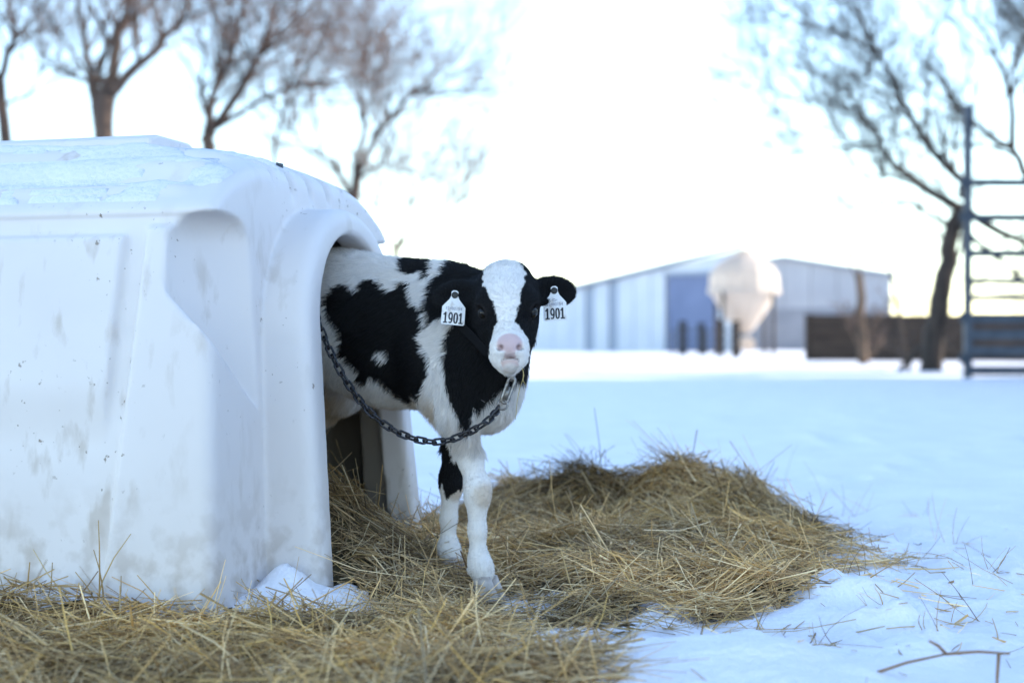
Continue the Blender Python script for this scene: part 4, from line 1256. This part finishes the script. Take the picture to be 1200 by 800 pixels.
# ---- fur
def make_fur(N=190000):
    tri = np.concatenate([F[:, [0, 1, 2]], F[:, [0, 2, 3]]])
    A = V[tri[:, 1]] - V[tri[:, 0]]; B = V[tri[:, 2]] - V[tri[:, 0]]
    area = np.linalg.norm(np.cross(A, B), axis=1)
    cen = V[tri].mean(1)
    wgt = area * np.where(cen[:, 0] < -.72, .15, 1.0) * np.where(cen[:, 0] > .16, 1.8, 1.0)
    t = rng.choice(len(tri), N, p=wgt / wgt.sum())
    u, v = rng.uniform(0, 1, N), rng.uniform(0, 1, N); fl = u + v > 1; u[fl] = 1 - u[fl]; v[fl] = 1 - v[fl]
    P = V[tri[t, 0]] + A[t] * u[:, None] + B[t] * v[:, None]
    Nn = grad(P)
    C, head, bare, black = coat(P, Nn)
    k = ~bare; P, Nn, C, head, black = P[k], Nn[k], C[k], head[k], black[k]; n = len(P)
    q = P - HO; hs, hl, hn = q @ HS, q @ HL, q @ HN
    z = P[:, 2]
    # flow of the coat
    flow = np.tile(np.array([-.75, 0, -.65]), (n, 1))
    tz = (1 - sstep(.38, .46, z))[:, None]; flow = flow * (1 - tz) + np.array([[-.1, 0, -1.]]) * tz
    tc_ = (sstep(-.06, .06, P[:, 0]) * (1 - sstep(.56, .70, z)))[:, None]; flow = flow * (1 - tc_) + np.array([[-.25, 0, -1.]]) * tc_
    th = sstep(.085, .18, hl + .01 * fbm(hs * 60, hl * 60, seed=55, oct=2))[:, None]
    fh = -HL[None] * .8 * (1 - th) + HL[None] * .9 * th + HS[None] * (hs * (8 + 26 * th[:, 0] * (1 - th[:, 0])))[:, None]
    flow = np.where(head[:, None], fh, flow)
    swirl = np.stack([fbm(P[:, 0] * 14, z * 14, P[:, 1] * 14, seed=200 + i, oct=2) for i in range(3)], 1)
    clump = np.stack([vnoise(P[:, 0] * 75, z * 75, P[:, 1] * 75, seed=300 + i) for i in range(3)], 1) * (~head)[:, None]
    flow = flow + swirl * .60 + clump * .45 + rng.normal(0, .16, (n, 3))
    flow -= Nn * (flow * Nn).sum(1)[:, None]
    flow /= np.maximum(np.linalg.norm(flow, axis=1, keepdims=True), 1e-6)
    L = np.full(n, .024)
    L = np.where(z < .36, .0055, L)
    L = np.where((z > .36) & (z < .56) & ~head, .026, L)              # belly and brisket
    L = np.where((z > .80) & ~head, .022, L)
    L = np.where(head, .0075, L)
    L = np.where(head & (hl < .02), .013, L)
    L = np.where(head & (np.abs(hs) > .085), .010, L)
    L = np.where(head & (hl > .272) & (hn < -.05), .017, L)
    L = np.where(head & (hl > .20) & ((hl < .272) | (hn >= -.05)), .0055, L)
    L = L * rng.uniform(.6, 1.25, n)
    lift = np.where(head, .30, .42) + rng.normal(0, .12, n)
    d0 = flow + Nn * lift[:, None]; d0 /= np.linalg.norm(d0, axis=1, keepdims=True)
    d1 = flow + Nn * (lift - .22)[:, None]; d1 /= np.linalg.norm(d1, axis=1, keepdims=True)
    K = np.zeros((n, 4, 3), np.float32)
    K[:, 0] = P - Nn * .002
    K[:, 1] = P + d0 * (L * .35)[:, None]
    K[:, 2] = K[:, 1] + (d0 * .5 + d1 * .5) * (L * .35)[:, None]
    K[:, 3] = K[:, 2] + d1 * (L * .30)[:, None]
    tint = rng.uniform(.82, 1.10, (n, 1))
    C = np.clip(C * tint, 0, .9)
    hc = bpy.data.hair_curves.new('fur')
    hc.add_curves([4] * n)
    hc.attributes['position'].data.foreach_set('vector', K.ravel())
    rad = np.tile(np.array([1.0, .9, .65, .15]), (n, 1)) * np.where(head, .00030, .00042)[:, None]
    ra = hc.attributes.get('radius') or hc.attributes.new('radius', 'FLOAT', 'POINT')
    ra.data.foreach_set('value', rad.astype(np.float32).ravel())
    at_ = hc.attributes.new('Col', 'FLOAT_COLOR', 'CURVE')
    at_.data.foreach_set('color', np.concatenate([C, np.ones((n, 1))], 1).astype(np.float32).ravel())
    o = bpy.data.objects.new('fur', hc); COL.objects.link(o); o.parent = calf
    hc.materials.append(M['fur_strand'])
    o['kind'] = 'stuff'
make_fur()

# ------------------------------------------------------------------ ear tags
def text_mesh(body_, size, bold, sx):
    cu = bpy.data.curves.new('txt', 'FONT'); cu.body = body_; cu.size = size; cu.offset = bold; cu.align_x = 'CENTER'; cu.extrude = .0002
    o = bpy.data.objects.new('txt', cu); COL.objects.link(o)
    dg = bpy.context.evaluated_depsgraph_get(); me = bpy.data.meshes.new_from_object(o.evaluated_get(dg))
    bpy.data.objects.remove(o); bpy.data.curves.remove(cu)
    c = np.zeros(len(me.vertices) * 3, np.float32); me.vertices.foreach_get('co', c); c = c.reshape(-1, 3); c[:, 0] *= sx
    me.vertices.foreach_set('co', c.ravel()); me.update()
    return me
SMALL = text_mesh('12480154', .0112, 0.0, .95)
def ribbon(mb, pts, w, z=0.0, closed=False):
    n = len(pts); V = []; F = []
    for i in range(n):
        p0 = pts[i-1] if (closed or i) else pts[0]; p1 = pts[(i+1) % n] if (closed or i < n-1) else pts[-1]
        tx, ty = p1[0] - p0[0], p1[1] - p0[1]; l = math.hypot(tx, ty); nx_, ny_ = -ty / l, tx / l
        ww = w[i] if hasattr(w, '__len__') else w
        V += [(pts[i][0] + nx_ * ww / 2, pts[i][1] + ny_ * ww / 2, z), (pts[i][0] - nx_ * ww / 2, pts[i][1] - ny_ * ww / 2, z)]
    for i in range(n if closed else n - 1):
        j = (i + 1) % n; F.append((2*i+1, 2*j+1, 2*j, 2*i))
    mb.add(V, F)
def digit(mb, ch, cx, h, w, b):
    """bold condensed figures drawn with broad strokes, base line at y = 0"""
    rx, ry = (w - b) / 2, (h - b * .8) / 2
    if ch == '1':
        ribbon(mb, [(cx, 0), (cx, h)], b * 1.1); ribbon(mb, [(cx - w * .42, h * .74), (cx, h * .93)], b * .85, .0001); ribbon(mb, [(cx - w * .45, b * .4), (cx + w * .45, b * .4)], b * .8, .0002)
    if ch == '0':
        ribbon(mb, [(cx + rx * math.copysign(abs(math.cos(t)) ** .8, math.cos(t)), h / 2 + ry * math.copysign(abs(math.sin(t)) ** .8, math.sin(t))) for t in np.linspace(0, 6.2832, 32, endpoint=False)], [b * (.8 + .25 * abs(math.cos(t))) for t in np.linspace(0, 6.2832, 32, endpoint=False)], 0, True)
    if ch == '9':
        r2 = h * .29
        ribbon(mb, [(cx + rx * math.cos(t), h - b * .4 - r2 + r2 * math.sin(t)) for t in np.linspace(0, 6.2832, 28, endpoint=False)], b * .92, 0, True)
        ribbon(mb, [(cx + rx, h * .68), (cx + rx, h * .42), (cx + rx * .8, h * .22), (cx + rx * .25, h * .08), (cx - rx * .45, b * .38), (cx - rx * .95, h * .13)], b * .9, .0001)
_m = MB()
for _i, _c in enumerate('1901'): digit(_m, _c, (-.0192 + .0128 * _i), .0275, .0118, .0040)
MAIN = bpy.data.meshes.new('digits'); MAIN.from_pydata(_m.v, [], _m.f); MAIN.update()
def ear_tag(i, label, yaw, roll, scribble):
    c, e_dir, e_n, e_w = EARS[i]
    pos = c2w(c + e_n * .016 - np.array([0, 0, .000]))[0]
    root = empty('ear_tag', tuple(pos)); root.rotation_euler = (R(90) + R(-4), roll, yaw)   # local x right, y up, z to the viewer
    tag(root, label, 'ear tag', 'numbered ear tags')
    # plate outline: neck at the button, shoulders, square body
    P = [(-.0085, .008), (-.0085, -.002), (-.0125, -.011), (-.024, -.024), (-.029, -.030), (-.0295, -.0715), (-.027, -.0745), (.027, -.0745), (.0295, -.0715), (.029, -.030), (.024, -.024), (.0125, -.011), (.0085, -.002), (.0085, .008), (.004, .0115), (-.004, .0115)]
    n = len(P)
    V = [(x, y, -.0012) for x, y in P] + [(x, y, .0012) for x, y in P]
    F = [tuple(range(n - 1, -1, -1)), tuple(range(n, 2 * n))] + [(k, (k + 1) % n, n + (k + 1) % n, n + k) for k in range(n)]
    pl = MB().add(V, F).build('plate', M['tag'], root)
    b = MB().lathe([(.0085, -.004), (.0085, .003), (.0065, .0052), (.002, .0055)], 16); b.build('button', M['tag_button'], root, smooth=False)
    for me_, nm, y, mt in ((MAIN, 'lettering', -.0710, 'tag_print'), (SMALL, 'serial_number', -.0375, 'tag_print_small')):
        m2 = me_.copy(); o = link(nm, m2, M[mt], pl); o.location = (0, y, .0016)
    if scribble:
        pts = [(.004 * math.cos(t) - .001, -.0235 + .003 * math.sin(t), .0014) for t in np.linspace(.8, 5.6, 10)] + [(.003, -.024, .0014), (.007, -.0225, .0014)]
        MB().tube(pts, .0006, 5).build('mark', M['tag_print_small'], pl)
ear_tag(0, 'white ear tag numbered 1901 hanging against the calf black neck', R(9), R(5), False)
ear_tag(1, 'white ear tag numbered 1901 with a small mark, hanging clear of the neck', R(-13), R(-3), True)

# ------------------------------------------------------------------ collar, snap and chain
def surf_out(c, d, r0=.02, r1=.30):
    """distance from c along d to the calf's skin"""
    t = np.arange(r0, r1, .002); P = c[None] + t[:, None] * d[None]
    v = fld.sample(P); k = np.where(v > 0)[0]
    return t[k[0]] if len(k) else .1
cc = hd(0, .125, -.185) ; axis = (nk_ := (hd(0, .05, -.115) - np.array([.03, -.01, .68]))); axis = axis / np.linalg.norm(axis)
axis = axis * .75 + np.array([0, 0, .55]); axis /= np.linalg.norm(axis)
cc = np.array([.03, -.01, .68]) * .32 + hd(0, .05, -.115) * .68 + np.array([.0, 0, -.035])
u_ = np.cross(axis, [0, 0, 1.]); u_ /= np.linalg.norm(u_); v_ = np.cross(axis, u_)
ring = []
for k in range(48):
    a = 2 * math.pi * k / 48; d = u_ * math.cos(a) + v_ * math.sin(a)
    ring.append(min(surf_out(cc, d), .145))
ring = np.array(ring); ring = (ring + np.roll(ring, 1) + np.roll(ring, -1)) / 3 + .009
Vc = []; Fc = []
for k in range(48):
    a = 2 * math.pi * k / 48; d = u_ * math.cos(a) + v_ * math.sin(a)
    for (ro, ax_) in ((0, -.013), (.004, -.013), (.004, .013), (0, .013)):
        Vc.append(cc + d * (ring[k] + ro) + axis * ax_)
for k in range(48):
    for j in range(4): Fc.append((k*4+j, k*4+(j+1)%4, ((k+1)%48)*4+(j+1)%4, ((k+1)%48)*4+j))
Vw = c2w(np.array(Vc))
corg = at(597, 448, 3.45)
collar = empty('collar', tuple(corg)); tag(collar, 'black strap collar round the calf neck with a steel snap', 'collar')
MB().add(Vw - corg, Fc).build('strap', M['collar'], collar, smooth=False)

def skin_depth(px, py, off):
    """the point on the line of sight through a photo point that is `off` in front of the calf"""
    for D in np.arange(3.2, 4.1, .004):
        if fld.sample(w2c(at(px, py, D)[None]))[0] < off: return D
    return 3.6
Dn = skin_depth(596, 452, .022)
A_ = at(599.5, 446, Dn) - corg; B_ = at(591.5, 468, Dn - .004) - corg
ax2 = Vector(B_ - A_); Lx = ax2.length; ax2.normalize(); sd = ax2.cross(Vector((0, 1, 0))).normalized()
def racetrack(a, b, w, n=8):
    a = Vector(a); b = Vector(b); x = (b - a).normalized(); y = x.cross(Vector((0, 1, 0))).normalized(); P = []
    for k in range(n + 1):
        t = math.pi * k / n; P.append(b + x * (w * math.sin(t)) + y * (w * math.cos(t)))
    for k in range(n + 1):
        t = math.pi * k / n; P.append(a - x * (w * math.sin(t)) - y * (w * math.cos(t)))
    return P
MB().tube(racetrack(A_, B_, .0085), .0042, 8, closed=True).build('snap', M['snap'], collar, smooth=True)
MB().tube([Vector(A_) + ax2 * .016, Vector(B_)], [.006, .007], 10).build('snap_barrel', M['snap'], collar, smooth=True)
MB().tube([Vector(A_) - ax2 * .022, Vector(A_) + ax2 * .002], [.005, .005], 8).build('swivel', M['snap'], collar, smooth=True)
Er = at(589, 474, Dn - .008)
MB().tube([Vector(Er - corg) + Vector((.0125 * math.cos(t), .003 * math.sin(t), .0125 * math.sin(t))) for t in np.linspace(0, 6.283, 16, endpoint=False)], .0028, 8, closed=True).build('ring', M['snap'], collar, smooth=True)

ctrl = [(360, 338, 3.70), (367, 356, 3.69), (376, 385, None), (390, 418, None), (408, 450, None), (432, 481, None), (460, 503, None), (490, 515, None), (518, 517, None), (546, 508, None), (570, 494, None), (585, 479, None)]
cp = []
for px, py, D in ctrl:
    if D is None:
        D = min(3.70 - (px - 367) / 218 * .24, skin_depth(px, py, .014))
    cp.append(at(px, py, D))
cp[-1] = Er + np.array([-.010, -.001, -.009])
cp = np.array(cp)
# smooth path
def catmull(P, m=20):
    out = []
    for i in range(len(P) - 1):
        p0, p1, p2, p3 = P[max(i-1, 0)], P[i], P[i+1], P[min(i+2, len(P)-1)]
        for t in np.linspace(0, 1, m, endpoint=False):
            out.append(.5 * ((2*p1) + (p2-p0)*t + (2*p0-5*p1+4*p2-p3)*t*t + (3*p1-p0-3*p2+p3)*t**3))
    out.append(P[-1]); return np.array(out)
path = catmull(cp); seg = np.linalg.norm(np.diff(path, axis=0), axis=1); cum = np.concatenate([[0], np.cumsum(seg)])
PITCH = .0262
nl = int(cum[-1] / PITCH)
corg2 = cp[0].copy()
chain = empty('tether_chain', tuple(corg2)); tag(chain, 'dark steel tether chain running from the hutch door to the collar', 'chain')
lk = MB().tube([Vector((x, y, 0)) for x, y in [(.0105 * sx + .0072 * math.cos(t), .0078 * math.sin(t)) for sx, t0 in ((1, -90), (-1, 90)) for t in [R(t0 + 180 * k / 7) for k in range(8)]]], .0031, 7, closed=True)
link_me = None
prev_up = Vector((0, 1, 0))
for i in range(nl):
    s0 = cum[-1] - (i + .5) * PITCH
    def P_(s): return Vector([np.interp(s, cum, path[:, k]) for k in range(3)])
    c = P_(s0); t = (P_(min(s0 + .012, cum[-1])) - P_(max(s0 - .012, 0))).normalized()
    up = (prev_up - t * prev_up.dot(t)).normalized()
    ang = R(55) if i % 2 == 0 else R(-35)
    nrm = (up * math.cos(ang) + t.cross(up) * math.sin(ang)).normalized(); yv = nrm.cross(t)
    if link_me is None:
        o = lk.build('link', M['chain'], chain, smooth=True); link_me = o.data
    else:
        o = link('link', link_me, None, chain)
    mw = Matrix(((t.x, yv.x, nrm.x, c.x - corg2[0]), (t.y, yv.y, nrm.y, c.y - corg2[1]), (t.z, yv.z, nrm.z, c.z - corg2[2]), (0, 0, 0, 1)))
    o.matrix_local = mw

# wisp of straw caught at the collar
wr = empty('straw_wisp', tuple(at(612, 440, 3.40))); tag(wr, 'thin straw wisp caught below the calf chin', 'straw')
for a, b, c_ in (((0, 0, .02), (.004, -.01, 0), (-.006, -.005, -.03)), ((.003, 0, .01), (.002, -.01, -.012), (.01, -.005, -.024)), ((-.006, -.005, -.03), (-.012, 0, -.06), (-.016, .0, -.105))):
    o = MB().tube([a, b, c_], [.0009, .0009, .0006], 5).build('stem', None, wr, smooth=True)
    vcol(o.data, np.tile((.45, .34, .14), (len(o.data.vertices), 1))); o.data.materials.append(M['dry_grass'])
